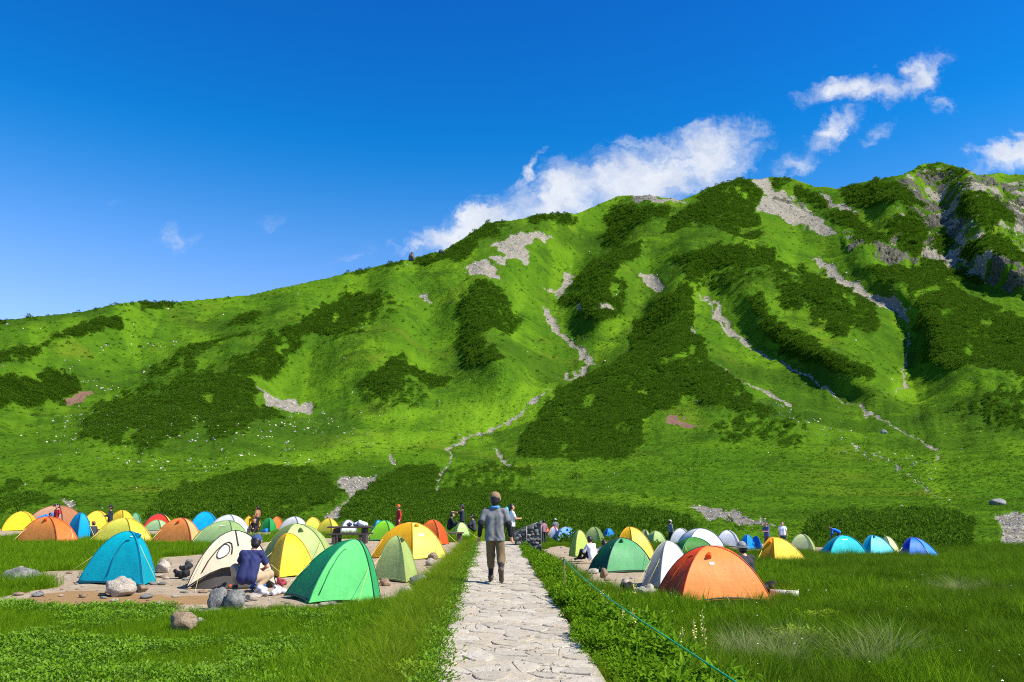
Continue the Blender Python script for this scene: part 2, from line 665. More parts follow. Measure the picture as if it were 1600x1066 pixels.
A = lambda p: zoomed(p, 0, 430, 2.961)
B = lambda p: zoomed(p, 500, 290, 2.961)
C = lambda p: zoomed(p, 500, 460, 2.961)
D = lambda p: zoomed(p, 800, 460, 2.961)
E = lambda p: zoomed(p, 900, 240, 2.2857)
PINE = [
    A([(345, 745), (430, 690), (560, 620), (700, 560), (830, 470), (940, 425), (1040, 430), (1150, 490), (1200, 560), (1250, 620), (1310, 690), (1170, 740), (1080, 780), (960, 775), (950, 720), (890, 700), (880, 760), (760, 790), (690, 830), (540, 810), (390, 800)]),
    A([(420, 605), (500, 560), (640, 520), (740, 500), (560, 610), (500, 620)]),
    A([(690, 470), (760, 420), (880, 370), (1000, 310), (1150, 265), (1160, 290), (1060, 330), (920, 390), (900, 430), (800, 440), (720, 475)]),
    A([(1060, 250), (1110, 200), (1180, 170), (1190, 220), (1130, 250)]),
    A([(1040, 430), (1120, 390), (1200, 340), (1300, 280), (1400, 230), (1480, 170), (1599, 110), (1700, 70), (1800, 60), (1740, 150), (1600, 240), (1500, 290), (1400, 330), (1310, 380), (1330, 430), (1250, 470), (1130, 460)]),
    A([(0, 415), (110, 400), (180, 340), (290, 290), (370, 300), (440, 285), (530, 250), (610, 215), (540, 205), (430, 220), (330, 250), (280, 275), (180, 320), (0, 370), (-300, 430), (-300, 470)]),
    A([(480, 150), (620, 108), (830, 118), (830, 138), (740, 150), (600, 138), (400, 165), (200, 192), (0, 224), (-300, 260), (-300, 240), (0, 210), (200, 180), (400, 150)]),
    A([(0, 480), (110, 480), (220, 410), (290, 440), (380, 510), (380, 560), (250, 560), (180, 590), (60, 600), (0, 640), (-300, 700), (-300, 560)]),
    [(230, 812), (258, 768), (305, 750), (370, 740), (405, 728), (490, 730), (517, 744), (535, 768), (520, 785), (480, 800), (440, 812)],
    A([(0, 960), (60, 930), (120, 960), (60, 990), (0, 990), (-200, 1000), (-200, 950)]), A([(0, 1020), (130, 1005), (240, 1030), (200, 1066), (0, 1100), (-200, 1100), (-200, 1020)]),
    A([(165, 935), (240, 918), (355, 915), (350, 935), (250, 942)]),
    B([(640, 560), (690, 480), (740, 455), (800, 480), (850, 530), (900, 580), (935, 630), (880, 665), (790, 660), (740, 690), (750, 740), (800, 760), (850, 830), (820, 870), (740, 870), (680, 850), (670, 780), (640, 680)]),
    B([(180, 920), (230, 850), (300, 790), (370, 780), (410, 820), (470, 840), (520, 880), (580, 900), (575, 960), (500, 950), (450, 900), (400, 870), (360, 930), (280, 940)]),
    B([(1305, 150), (1400, 90), (1599, 100), (1590, 150), (1480, 170), (1420, 220), (1330, 280), (1300, 250), (1340, 200)]),
    B([(1225, 370), (1270, 320), (1350, 290), (1470, 235), (1475, 340), (1400, 370), (1360, 420), (1400, 440), (1420, 500), (1380, 560), (1370, 600), (1220, 620), (1180, 600), (1200, 560), (1130, 570), (1090, 575), (1150, 500), (1190, 430)]),
    B([(670, 250), (760, 175), (870, 170), (900, 200), (800, 230), (720, 260), (730, 290), (600, 320), (540, 320), (600, 290)]), B([(940, 155), (1030, 125), (1130, 130), (1205, 160), (1190, 175), (1060, 165)]),
    B([(0, 428), (220, 370), (400, 345), (540, 325), (700, 315), (700, 340), (560, 355), (400, 362), (250, 385), (100, 420)]),
    D([(40, 700), (60, 630), (150, 540), (260, 450), (380, 370), (500, 310), (560, 265), (540, 200), (560, 130), (640, 60), (720, 10), (790, -30), (835, -20), (840, 60), (870, 100), (820, 150), (800, 200), (870, 230), (900, 290), (960, 340), (1040, 400), (1090, 450), (1120, 500), (1200, 540), (1240, 570), (1150, 570), (1000, 530), (900, 530), (830, 480), (780, 470), (760, 520), (620, 560), (600, 640), (600, 690), (570, 750), (500, 780), (440, 760), (300, 765), (60, 740)]),
    [(535, 815), (560, 775), (600, 745), (650, 732), (685, 730), (686, 765), (760, 772), (830, 780), (900, 790), (980, 802), (1050, 808), (1100, 828), (1060, 838), (900, 836), (840, 835), (700, 832), (560, 822)],
    [(1255, 845), (1275, 815), (1320, 805), (1400, 807), (1480, 803), (1520, 822), (1500, 838), (1460, 847), (1440, 858), (1400, 850), (1270, 850)],
    E([(280, 275), (400, 190), (470, 140), (520, 100), (600, 88), (650, 130), (690, 165), (650, 180), (640, 190), (665, 240), (660, 255), (560, 275), (500, 270), (440, 240), (350, 265)]),
    E([(530, 300), (600, 275), (660, 280), (655, 310), (560, 315)]),  # follows a cloud shadow lying on the pines, filled in as dark thicket
    E([(335, 385), (410, 355), (520, 345), (600, 345), (690, 360), (760, 400), (850, 420), (900, 440), (860, 450), (760, 420), (620, 430), (540, 410), (470, 430), (390, 460), (400, 410), (420, 390)]),  # upper edge likewise takes in cloud shadow as pine growth
    E([(815, 460), (900, 460), (980, 510), (1060, 550), (1090, 620), (1050, 630), (980, 600), (960, 640), (900, 620), (830, 570), (820, 500)]), E([(705, 480), (750, 455), (810, 470), (820, 520), (790, 550), (720, 540)]),
    E([(590, 520), (660, 515), (690, 560), (750, 610), (830, 650), (900, 710), (990, 740), (1060, 800), (980, 790), (860, 770), (800, 760), (740, 720), (690, 650), (660, 610), (680, 590), (640, 560)]),
    E([(1020, 405), (1130, 410), (1230, 420), (1320, 450), (1310, 470), (1380, 510), (1480, 560), (1560, 590), (1600, 610), (1900, 700), (1900, 900), (1600, 840), (1500, 780), (1300, 760), (1230, 720), (1240, 660), (1200, 620), (1230, 560), (1180, 490), (1090, 450)]),
    E([(900, 210), (960, 220), (1010, 240), (1060, 270), (1130, 310), (1130, 330), (1040, 310), (960, 290), (910, 260)]), E([(1110, 260), (1180, 210), (1240, 240), (1260, 300), (1240, 330), (1230, 370), (1180, 370), (1130, 330)]),
    E([(1265, 355), (1295, 295), (1340, 320), (1340, 350), (1310, 370)]), E([(1360, 170), (1440, 145), (1510, 190), (1560, 230), (1560, 265), (1450, 270), (1380, 230)]),
    E([(1450, 290), (1520, 300), (1590, 350), (1700, 400), (1700, 450), (1530, 390), (1460, 350), (1400, 380), (1370, 370), (1400, 330)]), E([(1200, 385), (1300, 390), (1360, 430), (1450, 460), (1510, 490), (1400, 470), (1290, 440)]),
    E([(780, 130), (850, 140), (920, 180), (900, 190), (830, 170), (790, 160)]), E([(940, 130), (1080, 95), (1150, 110), (1230, 170), (1260, 210), (1150, 190), (1060, 200), (1000, 190)]),
    E([(690, 90), (740, 90), (750, 120), (720, 140)]),
]
PINE_THIN = [
    D([(890, 640), (950, 590), (1040, 540), (1150, 590), (1250, 580), (1370, 600), (1340, 640), (1360, 680), (1340, 740), (1280, 750), (1250, 700), (1150, 690), (1060, 700), (1010, 760), (960, 680)]),
    [(686, 735), (760, 724), (830, 735), (850, 748), (800, 760), (830, 772), (700, 768)],
    B([(0, 600), (100, 520), (250, 500), (370, 520), (330, 600), (160, 640), (230, 690), (100, 710), (0, 700)]),
    E([(1180, 70), (1260, 40), (1330, 45), (1390, 70), (1430, 120), (1380, 150), (1300, 110)]), E([(380, 440), (560, 430), (700, 440), (820, 450), (700, 470), (560, 500), (480, 500), (400, 480)]),
    B([(180, 940), (300, 900), (450, 920), (560, 960), (420, 1010), (240, 1000)]), [(1500, 640), (1600, 600), (1700, 640), (1700, 720), (1560, 660)],
]
SCREE = [
    E([(600, 90), (670, 85), (700, 120), (740, 160), (800, 180), (850, 230), (930, 290), (880, 300), (800, 260), (720, 225), (650, 200), (625, 180), (670, 170), (690, 150), (650, 115)]),
    E([(830, 365), (900, 395), (960, 430), (1030, 480), (1080, 510), (1140, 520), (1170, 550), (1195, 635), (1170, 600), (1130, 570), (1060, 540), (1000, 510), (920, 460), (880, 410)]),
    E([(870, 130), (920, 150), (1000, 210), (1000, 230), (940, 205), (890, 160)]), E([(440, 485), (500, 540), (530, 590), (600, 650), (640, 690), (590, 660), (530, 615), (490, 560)]),
    E([(205, 425), (280, 445), (325, 465), (300, 490), (260, 470)]), E([(180, 150), (240, 142), (330, 160), (400, 165), (300, 178), (230, 172)]),
    B([(790, 265), (880, 230), (1000, 205), (1090, 225), (1000, 250), (940, 280), (970, 340), (970, 365), (870, 355), (860, 390), (800, 370), (780, 340), (850, 330), (840, 300)]),
    B([(650, 385), (720, 365), (780, 370), (830, 435), (740, 440), (700, 410)]), B([(1140, 380), (1190, 400), (1140, 450), (1120, 540), (1100, 550), (1110, 470)]),
    B([(1030, 480), (1070, 470), (1100, 495), (1100, 520), (1060, 500)]), B([(1450, 400), (1530, 420), (1560, 470), (1500, 440)]), B([(440, 480), (490, 480), (530, 520), (510, 540)]),
    B([(1105, 850), (1150, 860), (1160, 895), (1130, 890)]), A([(1170, 500), (1240, 540), (1320, 560), (1440, 590), (1440, 640), (1330, 640), (1250, 600)]),
    C([(80, 840), (260, 825), (270, 860), (200, 900), (150, 960), (70, 1040), (30, 1040), (110, 960), (130, 920)]), D([(810, 160), (850, 160), (860, 190), (820, 200)]),
    [(1557, 803), (1600, 797), (1680, 800), (1680, 872), (1574, 866)], E([(1545, 190), (1600, 230), (1700, 260), (1700, 330), (1570, 290), (1560, 240)]),
    [(1075, 792), (1130, 797), (1200, 812), (1215, 822), (1160, 818), (1100, 806)], B([(1185, 560), (1215, 540), (1220, 580), (1190, 590)]), B([(1285, 520), (1330, 520), (1345, 560), (1300, 560)]),
    [(95, 778), (112, 776), (118, 800), (104, 800)], E([(1300, 250), (1360, 240), (1400, 330), (1360, 350), (1320, 300)]),
]
SPECKLED = [A([(270, 380), (350, 390), (480, 480), (560, 520), (500, 560), (400, 500), (290, 430)]), A([(400, 350), (640, 320), (860, 320), (830, 370), (700, 400), (600, 350), (430, 390)]), A([(620, 420), (690, 420), (690, 460), (640, 510)]),
            A([(180, 690), (260, 645), (275, 665), (200, 705)]), [(1060, 560), (1300, 660), (1480, 740), (1440, 760), (1200, 660)], [(100, 640), (520, 640), (600, 700), (300, 740), (60, 700)]]
STREAM = [(B([(1040, 600), (1080, 650), (1160, 710), (1230, 760), (1258, 800), (1210, 850), (1160, 900)]), 5.0), (C([(540, 920), (548, 870), (570, 815), (612, 755), (590, 705), (640, 675), (715, 622)]), 2.6),
          (C([(715, 622), (820, 590), (900, 555), (1000, 520), (1090, 465)]), 1.6), (C([(812, 690), (840, 745), (885, 785)]), 4.0), (D([(935, 320), (1000, 350), (1080, 390), (1200, 450), (1280, 500)]), 4.0),
          ([(1090, 455), (1112, 490), (1140, 520), (1185, 545), (1260, 592), (1335, 628), (1400, 668), (1462, 700), (1466, 722)], 2.0), ([(1420, 520), (1412, 560), (1408, 580), (1418, 600), (1400, 612)], 2.2),
          (C([(330, 740), (345, 775)]), 4.0), ([(1330, 690), (1380, 715), (1420, 745), (1475, 780)], 1.3)]
ROCKY = [E([(1160, 80), (1260, 60), (1400, 60), (1600, 110), (1800, 140), (1900, 560), (1600, 520), (1500, 500), (1380, 440), (1220, 400), (1130, 390), (960, 330), (960, 280), (1120, 300), (1140, 200)]), E([(690, 130), (800, 150), (860, 220), (780, 210), (700, 170)])]
BROWN = [D([(720, 565), (800, 570), (860, 610), (820, 630), (740, 600)]), A([(290, 540), (350, 530), (440, 540), (400, 570), (310, 570)])]
LUSH = [([(925, 565), (900, 592), (860, 620), (790, 648), (700, 672), (560, 700), (420, 735)], 26), ([(1405, 610), (1480, 670), (1560, 690), (1650, 720)], 22), ([(1412, 575), (1400, 620), (1330, 640)], 18), ([(1465, 708), (1455, 745), (1480, 790)], 22),
        ([(850, 770), (950, 775), (1080, 790)], 14), ([(935, 560), (1010, 450)], 20), ([(560, 640), (640, 640), (800, 640)], 14)]

wx = UX + 9 * fbm(UX / 26, UY / 18, 5, 40, .6) + 2.5 * perlin(UX / 5, UY / 4, 45)
wy = UY + 6 * fbm(UX / 26, UY / 18, 5, 50, .6) + 2 * perlin(UX / 5, UY / 4, 55)


def region(polys):
    m = np.zeros(UX.shape, bool)
    for p in polys:
        m |= in_poly(wx, wy, p)
    return m


def blur(a, k=1):
    for _ in range(k):
        p = np.pad(a, 1, mode='edge')
        a = (p[:-2, 1:-1] + p[2:, 1:-1] + p[1:-1, :-2] + p[1:-1, 2:] + 2 * p[1:-1, 1:-1]) / 6
    return a


m_pine = region(PINE)
clump = fbm(UX / 9, UY / 6, 3, 60)
m_thin = region(PINE_THIN) & (clump > .05)
m_scree = region(SCREE)
m_rocky = region(ROCKY)
m_brown = region(BROWN)
m_speck = region(SPECKLED)
thread = np.zeros(UX.shape)
for pts, w in STREAM:
    thread = np.maximum(thread, np.clip(1.6 - line_dist(wx * .35 + UX * .65, wy * .35 + UY * .65, pts) / (w * .42 + .35), 0, 1) * (.75 + .5 * perlin(UX / 9, UY / 9, 73)))
    m_scree |= (line_dist(wx * .7 + UX * .3, wy * .7 + UY * .3, pts) < w * (.38 + 1.2 * np.abs(perlin(UX / 8, UY / 8, 71))))
rib = fbm(UX / 46 + .35 * perlin(UX / 90, UY / 60, 7), UY / 170, 4, 150, .42)
lush = np.zeros(UX.shape)
for pts, w in LUSH:
    lush = np.maximum(lush, 1 - np.clip(line_dist(wx, wy, pts) / w, 0, 1))
m_pine &= ~m_scree
m_pine &= (fbm(UX / 40, UY / 26, 4, 66, .6) > -.62)
pine_all = (m_pine | m_thin) & ~m_scree & ~m_brown & (over <= 0)
rk = fbm(MX / 60, MY / 60 + MZ / 40, 4, 80)
crag = m_rocky & (rk > .12) & ~m_pine
scr2 = m_rocky & (rk < -.25) & ~m_pine

# relief of the ground itself
amp = np.clip(dist / 420, .12, 1.6)
hz = amp * (5.0 * fbm(MX / 150, MY / 150, 3, 90) + 1.6 * perlin(MX / 42, MY / 42, 95) + .8 * perlin(MX / 18, MY / 18, 96) + .35 * perlin(MX / 8, MY / 8, 97))
rib = fbm(UX / 46 + .35 * perlin(UX / 90, UY / 60, 7), UY / 170, 4, 150, .42)
hz += amp * 1.3 * rib * sstep(160, 420, dist)
hz *= sstep(70, 200, dist)
fade = np.clip((UY - sky_y[None, :]) / 40, 0.12, 1)
hz *= fade
crg = np.abs(fbm(MX / 38, MY / 38 + MZ / 30, 5, 120, .6))
hz += blur(m_rocky.astype(float), 3) * (9 * (0.5 - crg)) * np.clip((UY - sky_y[None, :]) / 25, .25, 1)
hz += blur(crag.astype(float), 1) * 4 * fbm(MX / 12, MY / 12 + MZ / 9, 3, 130, .6)
hz -= blur(m_scree.astype(float), 2) * 1.2 * np.clip(dist / 500, 0.2, 1)
hz += blur(pine_all.astype(float), 2) * np.clip(dist / 260, .3, 1.2) * .8
MZ = MZ + hz
low = sstep(82, 55, dist)
MZ = MZ - low * 1.4

ny_, nx_ = UX.shape
keep_rows = ny_
ii = np.arange(nx_ * ny_).reshape(ny_, nx_)
q = np.stack([ii[:-1, :-1], ii[:-1, 1:], ii[1:, 1:], ii[1:, :-1]], -1).reshape(-1, 4)
ov = over.reshape(-1)
q = q[ov[q].min(1) < 26]
me = mesh_np('mountain', np.stack([MX, MY, MZ], -1), quads=q)
pine_soft = blur(pine_all.astype(float), 7)
fattr(me, 'pine', blur(pine_all.astype(float), 4))
fattr(me, 'rib', np.clip(.5 + .9 * rib * sstep(260, 480, dist), 0, 1))
fattr(me, 'scree', np.maximum(blur((m_scree | scr2).astype(float), 2), thread))
fattr(me, 'crag', blur(crag.astype(float)))
fattr(me, 'brown', blur(m_brown.astype(float)))
fattr(me, 'lush', np.clip(blur(lush) + .35 * np.clip(-rib * 2, 0, 1) * sstep(260, 480, dist), 0, 1))
fattr(me, 'far', np.clip(dist / 1000, 0, 1.5))

t = NT('mountain_slopes')
co = t.coord()
nA, nB, nC, nD = t.noise(co, .012, 5, .6), t.noise(co, .07, 6, .62), t.noise(co, .35, 6, .68), t.noise(co, 1.6, 4, .65)
rb = t.attr('rib')
grass = t.mix(t.ramp(nA, .36, .64), (0.057, 0.143, 0.0081, 1), (0.096, 0.200, 0.0092, 1))
grass = t.mix(t.math('MULTIPLY', t.ramp(rb, .45, .85), .3), grass, (0.042, 0.107, 0.0079, 1))
grass = t.mix(t.math('MULTIPLY', t.ramp(rb, .5, .15), .35), grass, (0.128, 0.253, 0.0106, 1))
grass = t.mix(t.math('MULTIPLY', t.ramp(nB, .44, .70), .6), grass, (0.044, 0.114, 0.0079, 1))
grass = t.mix(t.math('MULTIPLY', t.ramp(nC, .46, .70), .6), grass, (0.121, 0.230, 0.0119, 1))
grass = t.mix(t.math('MULTIPLY', t.ramp(t.noise(co, .020, 5, .6), .55, .70), .55), grass, (0.141, 0.175, 0.0157, 1))
grass = t.mix(t.math('MULTIPLY', t.ramp(nD, .48, .72), .45), grass, (0.042, 0.097, 0.0079, 1))
grass = t.mix(t.math('MULTIPLY', t.attr('lush'), .6), grass, (0.172, 0.323, 0.0143, 1))
grass = t.mix(t.math('MULTIPLY', t.ramp(t.noise(co, .0085, 6, .62, .5), .47, .62), .72), grass, (0.037, 0.086, 0.0079, 1))
grass = t.mix(t.math('MULTIPLY', t.ramp(t.noise(co, .033, 6, .66, .8), .52, .64), .55), grass, (0.035, 0.078, 0.0079, 1))
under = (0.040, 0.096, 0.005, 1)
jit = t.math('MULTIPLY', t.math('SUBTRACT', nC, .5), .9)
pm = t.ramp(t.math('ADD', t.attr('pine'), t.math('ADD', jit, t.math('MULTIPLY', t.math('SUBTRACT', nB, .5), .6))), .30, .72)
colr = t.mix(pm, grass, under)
stone = t.mix(t.ramp(nC, .35, .65), (.19, .172, .128, 1), (.34, .312, .245, 1))
stone = t.mix(t.ramp(nB, .5, .75), stone, (.34, .285, .20, 1))
sm = t.ramp(t.math('ADD', t.attr('scree'), t.math('MULTIPLY', t.math('SUBTRACT', t.noise(co, .22, 7, .8), .5), 2.1)), .42, .66)
colr = t.mix(sm, colr, stone)
cragc = t.mix(t.ramp(nC, .35, .62), (.045, .045, .034, 1), (.15, .145, .105, 1))
cm = t.ramp(t.math('ADD', t.attr('crag'), t.math('MULTIPLY', t.math('SUBTRACT', t.noise(co, .16, 6, .75), .5), 1.4)), .42, .60)
colr = t.mix(cm, colr, cragc)
colr = t.mix(t.ramp(t.math('ADD', t.attr('brown'), jit), .35, .6), colr, t.mix(nC, (.16, .09, .06, 1), (.25, .15, .10, 1)))
t.link(colr, 'Base Color')
t.set(Roughness=1.0)
t.b.inputs['Specular IOR Level'].default_value = .0
hh = t.math('ADD', t.math('MULTIPLY', nC, 1.6), t.math('ADD', t.math('MULTIPLY', nB, 4.0), t.math('MULTIPLY', nD, .5)))
t.bump(hh, .7, 2.0)
mountain = tag(add_obj('mountain', me, t.m), kind='structure')

# ------------------------------------------------------------------ growth on the slopes
def proto(name, me, mat):
    o = bpy.data.objects.new(name, me)
    me.materials.append(mat)
    return o


def leaf_cloud(seed, n, ax, h, lw, ll, up=.7, base=0.0, inner=.55, squash=1.0, flat=False):
    """a dome of small pointed leaves / shoots; ax radius, h height"""
    r = np.random.RandomState(seed)
    V, F = [], []
    lob = r.rand(6) * 6.28
    for k in range(n):
        a = r.rand() * 6.283
        e = np.arcsin(r.rand() ** .8)
        rad = inner + (1 - inner) * r.rand() ** .5
        rad *= 1 + .18 * np.sin(3 * a + lob[0]) + .12 * np.sin(5 * a + lob[1] + 3 * e)
        p = np.array([ax * rad * np.cos(a) * np.cos(e), ax * rad * np.sin(a) * np.cos(e) * squash, base + h * rad * np.sin(e)])
        d = np.array([np.cos(a) * np.cos(e), np.sin(a) * np.cos(e), np.sin(e) * .6 + up]) + r.normal(size=3) * .3
        d /= np.linalg.norm(d)
        s = np.cross(d, r.normal(size=3) + (np.array([0, 0, 3.0]) if flat else 0))
        s /= np.linalg.norm(s) + 1e-6
        l, w = ll * (.6 + .8 * r.rand()), lw * (.6 + .8 * r.rand())
        b = len(V)
        V += [p - s * w, p + d * l * .45 + s * w * 1.1, p + d * l, p + d * l * .4 - s * w * 1.1]
        F.append((b, b + 1, b + 2, b + 3))
    return mesh_np('shoots', V, faces=F)


def foliage_mat(name, c0, c1, c2, rough=.75, trans=.25):
    t = NT(name)
    rn = t.node('ShaderNodeObjectInfo').outputs['Random']
    co = t.coord('Object')
    c = t.mix(rn, c0, c1)
    c = t.mix(t.ramp(t.noise(co, 5.0, 2), .45, .7), c, c2)
    t.link(c, 'Base Color')
    t.set(Roughness=rough)
    t.b.inputs['Specular IOR Level'].default_value = .02
    if trans:
        tr = t.node('ShaderNodeBsdfTranslucent', {'Color': c})
        mx = t.node('ShaderNodeMixShader', {0: trans})
        t.l.new(t.b.outputs[0], mx.inputs[1])
        t.l.new(tr.outputs[0], mx.inputs[2])
        t.l.new(mx.outputs[0], t.n['Material Output'].inputs['Surface'])
    return t.m


pine_mat = foliage_mat('dwarf_pine_needles', (.046, .112, .006, 1), (.080, .168, .009, 1), (.130, .230, .015, 1), .85, .35)
tuft_mat = foliage_mat('alpine_grass', (.055, .130, .008, 1), (.088, .180, .010, 1), (.115, .215, .014, 1), .9, .45)
pine_protos = [proto('dwarf_pine_shoots.%03d' % k, leaf_cloud(100 + k, 130, .5, .75, .05, .22, .35, flat=True), pine_mat) for k in range(4)]
tuft_protos = [proto('slope_tuft.%03d' % k, leaf_cloud(200 + k, 40, .5, .42, .07, .30, .25, inner=.2, flat=True), tuft_mat) for k in range(4)]


def slope_points(prob, seed):
    r = np.random.RandomState(seed)
    m = (r.rand(*UX.shape) < prob) & (over <= 0) & (UX > -420) & (UX < 2020)
    j, i = np.nonzero(m)
    sel = (j > 0) & (j < ny_ - 1) & (i > 0) & (i < nx_ - 1)
    j, i = j[sel], i[sel]
    a, b = r.rand(len(j)), r.rand(len(j))
    P = np.stack([MX, MY, MZ], -1)
    ok = over[np.minimum(j + 1, ny_ - 1), i] <= 0
    j, i, a, b = j[ok], i[ok], a[ok], b[ok]
    pts = P[j, i] * (1 - a)[:, None] * (1 - b)[:, None] + P[j + 1, i] * (a * (1 - b))[:, None] + P[j, i + 1] * ((1 - a) * b)[:, None] + P[j + 1, i + 1] * (a * b)[:, None]
    return pts, dist[j, i], r


vis = sstep(60, 75, dist)
gz = (~pine_all & ~m_scree & ~crag & ~m_brown & ~scr2)
cl = fbm(MX / 14, MY / 14, 3, 140)
prob = gz * (.12 + .20 * (cl > .0) + .12 * lush) * (.16 + .84 * sstep(330, 200, dist))
pts, dd, r = slope_points(prob * vis, 6)
n = len(pts)
sz = np.clip(dd * .0030, .3, 3.0) * (.5 + .8 * r.rand(n))
pts[:, 2] -= sz * .08
scatter('slope_grass', pts, np.stack([r.normal(size=n) * .15, r.normal(size=n) * .15, r.rand(n) * 6.28], -1), np.stack([sz * 1.1, sz * 1.1, sz * (.5 + .5 * r.rand(n))], -1),
        r.randint(0, 4, n), tuft_protos, 'bright green alpine grass and herbs covering the mountain slopes', 'grass')
print('tufts', n)

# ================================================================== STONE PATH
Y0P, Y1P = 5.2, PATH_END
ys = np.arange(2.0, Y1P + .6, .5)
V, F = [], []
for y in ys:
    xl, xr = path_edges(y)
    V += [(xl - .05, y, -.35), (xl - .02, y, -.006), (xr + .02, y, -.006), (xr + .05, y, -.35)]
for k in range(len(ys) - 1):
    for j in range(3):
        a = k * 4 + j
        F.append((a, a + 1, a + 5, a + 4))
F.append((0, 3, 2, 1))
b = (len(ys) - 1) * 4
F.append((b, b + 1, b + 2, b + 3))
t = NT('path_mortar')
co = t.coord()
c = t.mix(t.ramp(t.noise(co, 6, 5), .35, .65), (.36, .30, .21, 1), (.46, .39, .28, 1))
c = t.mix(t.ramp(t.noise(co, 23, 5, .7), .62, .68), c, (.10, .085, .06, 1))
t.link(c, 'Base Color')
t.set(Roughness=.95)
t.bump(t.noise(co, 30, 5), .6, .02)
path = tag(add_obj('path', mesh_np('path', V, faces=F), t.m, smooth=False), kind='structure')

t = NT('path_stone')
co = t.coord()
rn = t.node('ShaderNodeObjectInfo').outputs['Random']
gp = t.node('ShaderNodeNewGeometry').outputs['Position']
c = t.mix(rn, (.36, .315, .235, 1), (.49, .435, .335, 1))
c = t.mix(t.ramp(t.noise(gp, 2.2, 4), .45, .65), c, (.43, .36, .25, 1))
c = t.mix(t.math('MULTIPLY', t.ramp(t.noise(gp, 14, 6, .7), .5, .7), .6), c, (.34, .29, .205, 1))
pit = t.ramp(t.noise(t.node('ShaderNodeMapping', {'Vector': gp, 'Scale': (1, .55, 1)}).outputs[0], 17, 3, .6, 1.6), .67, .71)
vo = t.node('ShaderNodeTexVoronoi', {'Vector': t.node('ShaderNodeVectorMath', {0: gp, 1: t.node('ShaderNodeVectorMath', {0: t.node('ShaderNodeTexNoise', {'Vector': gp, 'Scale': 5.0, 'Detail': 4.0}).outputs['Color'], 'Scale': .25}, operation='SCALE').outputs[0]}, operation='ADD').outputs[0], 'Scale': 2.6}, feature='DISTANCE_TO_EDGE').outputs['Distance']
crack = t.math('MULTIPLY', t.math('SUBTRACT', 1.0, t.ramp(vo, .006, .02)), t.ramp(t.noise(gp, 1.7, 2), .5, .62))
pit = t.math('MAXIMUM', pit, crack)
c = t.mix(pit, c, (.12, .10, .07, 1))
t.link(c, 'Base Color')
t.set(Roughness=.9)
t.b.inputs['Specular IOR Level'].default_value = .2
t.bump(t.math('SUBTRACT', t.math('ADD', t.noise(gp, 7, 6, .65), t.math('MULTIPLY', t.noise(gp, 40, 4), .35)), pit), .8, .035)
stone_mat = t.m

seeds = []
y = Y0P
r5 = random.Random(5)
while y < Y1P + .4:
    xl, xr = path_edges(y)
    w = xr - xl
    k = r5.choice([3, 4, 4, 5, 5, 6])
    off = r5.random()
    for i in range(k):
        fx = (i + .5 + r5.uniform(-.48, .48)) / k
        seeds.append((xl + w * fx, y + r5.uniform(-.15, .15)))
    y += .29
sd = np.array(seeds)


def clip_half(poly, m, nrm):
    out = []
    for i in range(len(poly)):
        p, q_ = poly[i], poly[(i + 1) % len(poly)]
        dp, dq = (p - m) @ nrm, (q_ - m) @ nrm
        if dp <= 0:
            out.append(p)
        if dp * dq < 0:
            out.append(p + (q_ - p) * (dp / (dp - dq)))
    return out


cells = []
for i, s in enumerate(sd):
    xl, xr = path_edges(s[1])
    poly = [np.array(p) for p in ((xl + .01 * r5.random(), s[1] - 1), (xr - .01, s[1] - 1), (xr - .03 * r5.random(), s[1] + 1), (xl + .03 * r5.random(), s[1] + 1))]
    near = np.argsort(((sd - s) ** 2).sum(1))[1:18]
    for j in near:
        dv = sd[j] - s
        ln = np.linalg.norm(dv)
        poly = clip_half(poly, s + dv / ln * (ln / 2 - r5.uniform(.0, .008)), dv / ln)
        if len(poly) < 3:
            break
    if len(poly) >= 3 and s[1] < Y1P + .1:
        cells.append((s, np.array(poly)))
cells.sort(key=lambda c: c[0][1])


def stone_shape(s, poly, rr):
    """an irregular paving stone with worn edges: outline, worn rim, top"""
    pts = []
    n = len(poly)
    for i in range(n):                         # round every corner a little
        p0, p1, p2 = poly[i - 1], poly[i], poly[(i + 1) % n]
        for f, o in ((.22, p0), (.22, p2)):
            pts.append(p1 + (o - p1) * f)
    pts = np.array(pts) - s
    top = rr.uniform(-.004, .010)
    tx, ty = rr.uniform(-.03, .03), rr.uniform(-.03, .03)
    V, F = [], []
    k = len(pts)
    for sc_, z in ((1, -.06), (1, top - .010), (.955, top - .001), (.6, top + .001)):
        for p in pts:
            x_, y_ = p * sc_
            V.append((x_, y_, z + (x_ * tx + y_ * ty if z > -.05 else 0) + (rr.uniform(-.0012, .0012) if z > -.05 else 0)))
    for lv in range(3):
        for i in range(k):
            a, b_ = lv * k + i, lv * k + (i + 1) % k
            F.append((a, b_, b_ + k, a + k))
    F.append(tuple(range(3 * k, 4 * k)))
    return V, F


restV, restF = [], []
for i, (s, poly) in enumerate(cells):
    V, F = stone_shape(s, poly, r5)
    if i < 300:
        o = add_obj('paving_stone', mesh_np('paving_stone', V, faces=F), stone_mat, path, (s[0], s[1], 0), smooth=False)
    else:
        b = len(restV)
        restV += [(v[0] + s[0], v[1] + s[1], v[2]) for v in V]
        restF += [tuple(x + b for x in f) for f in F]
if restV:
    o = add_obj('far_paving_stones', mesh_np('far_paving_stones', restV, faces=restF), stone_mat, path, smooth=False)
    tag(o, kind='stuff')
print('stones', len(cells))

# ================================================================== TENTS
_fab = {}


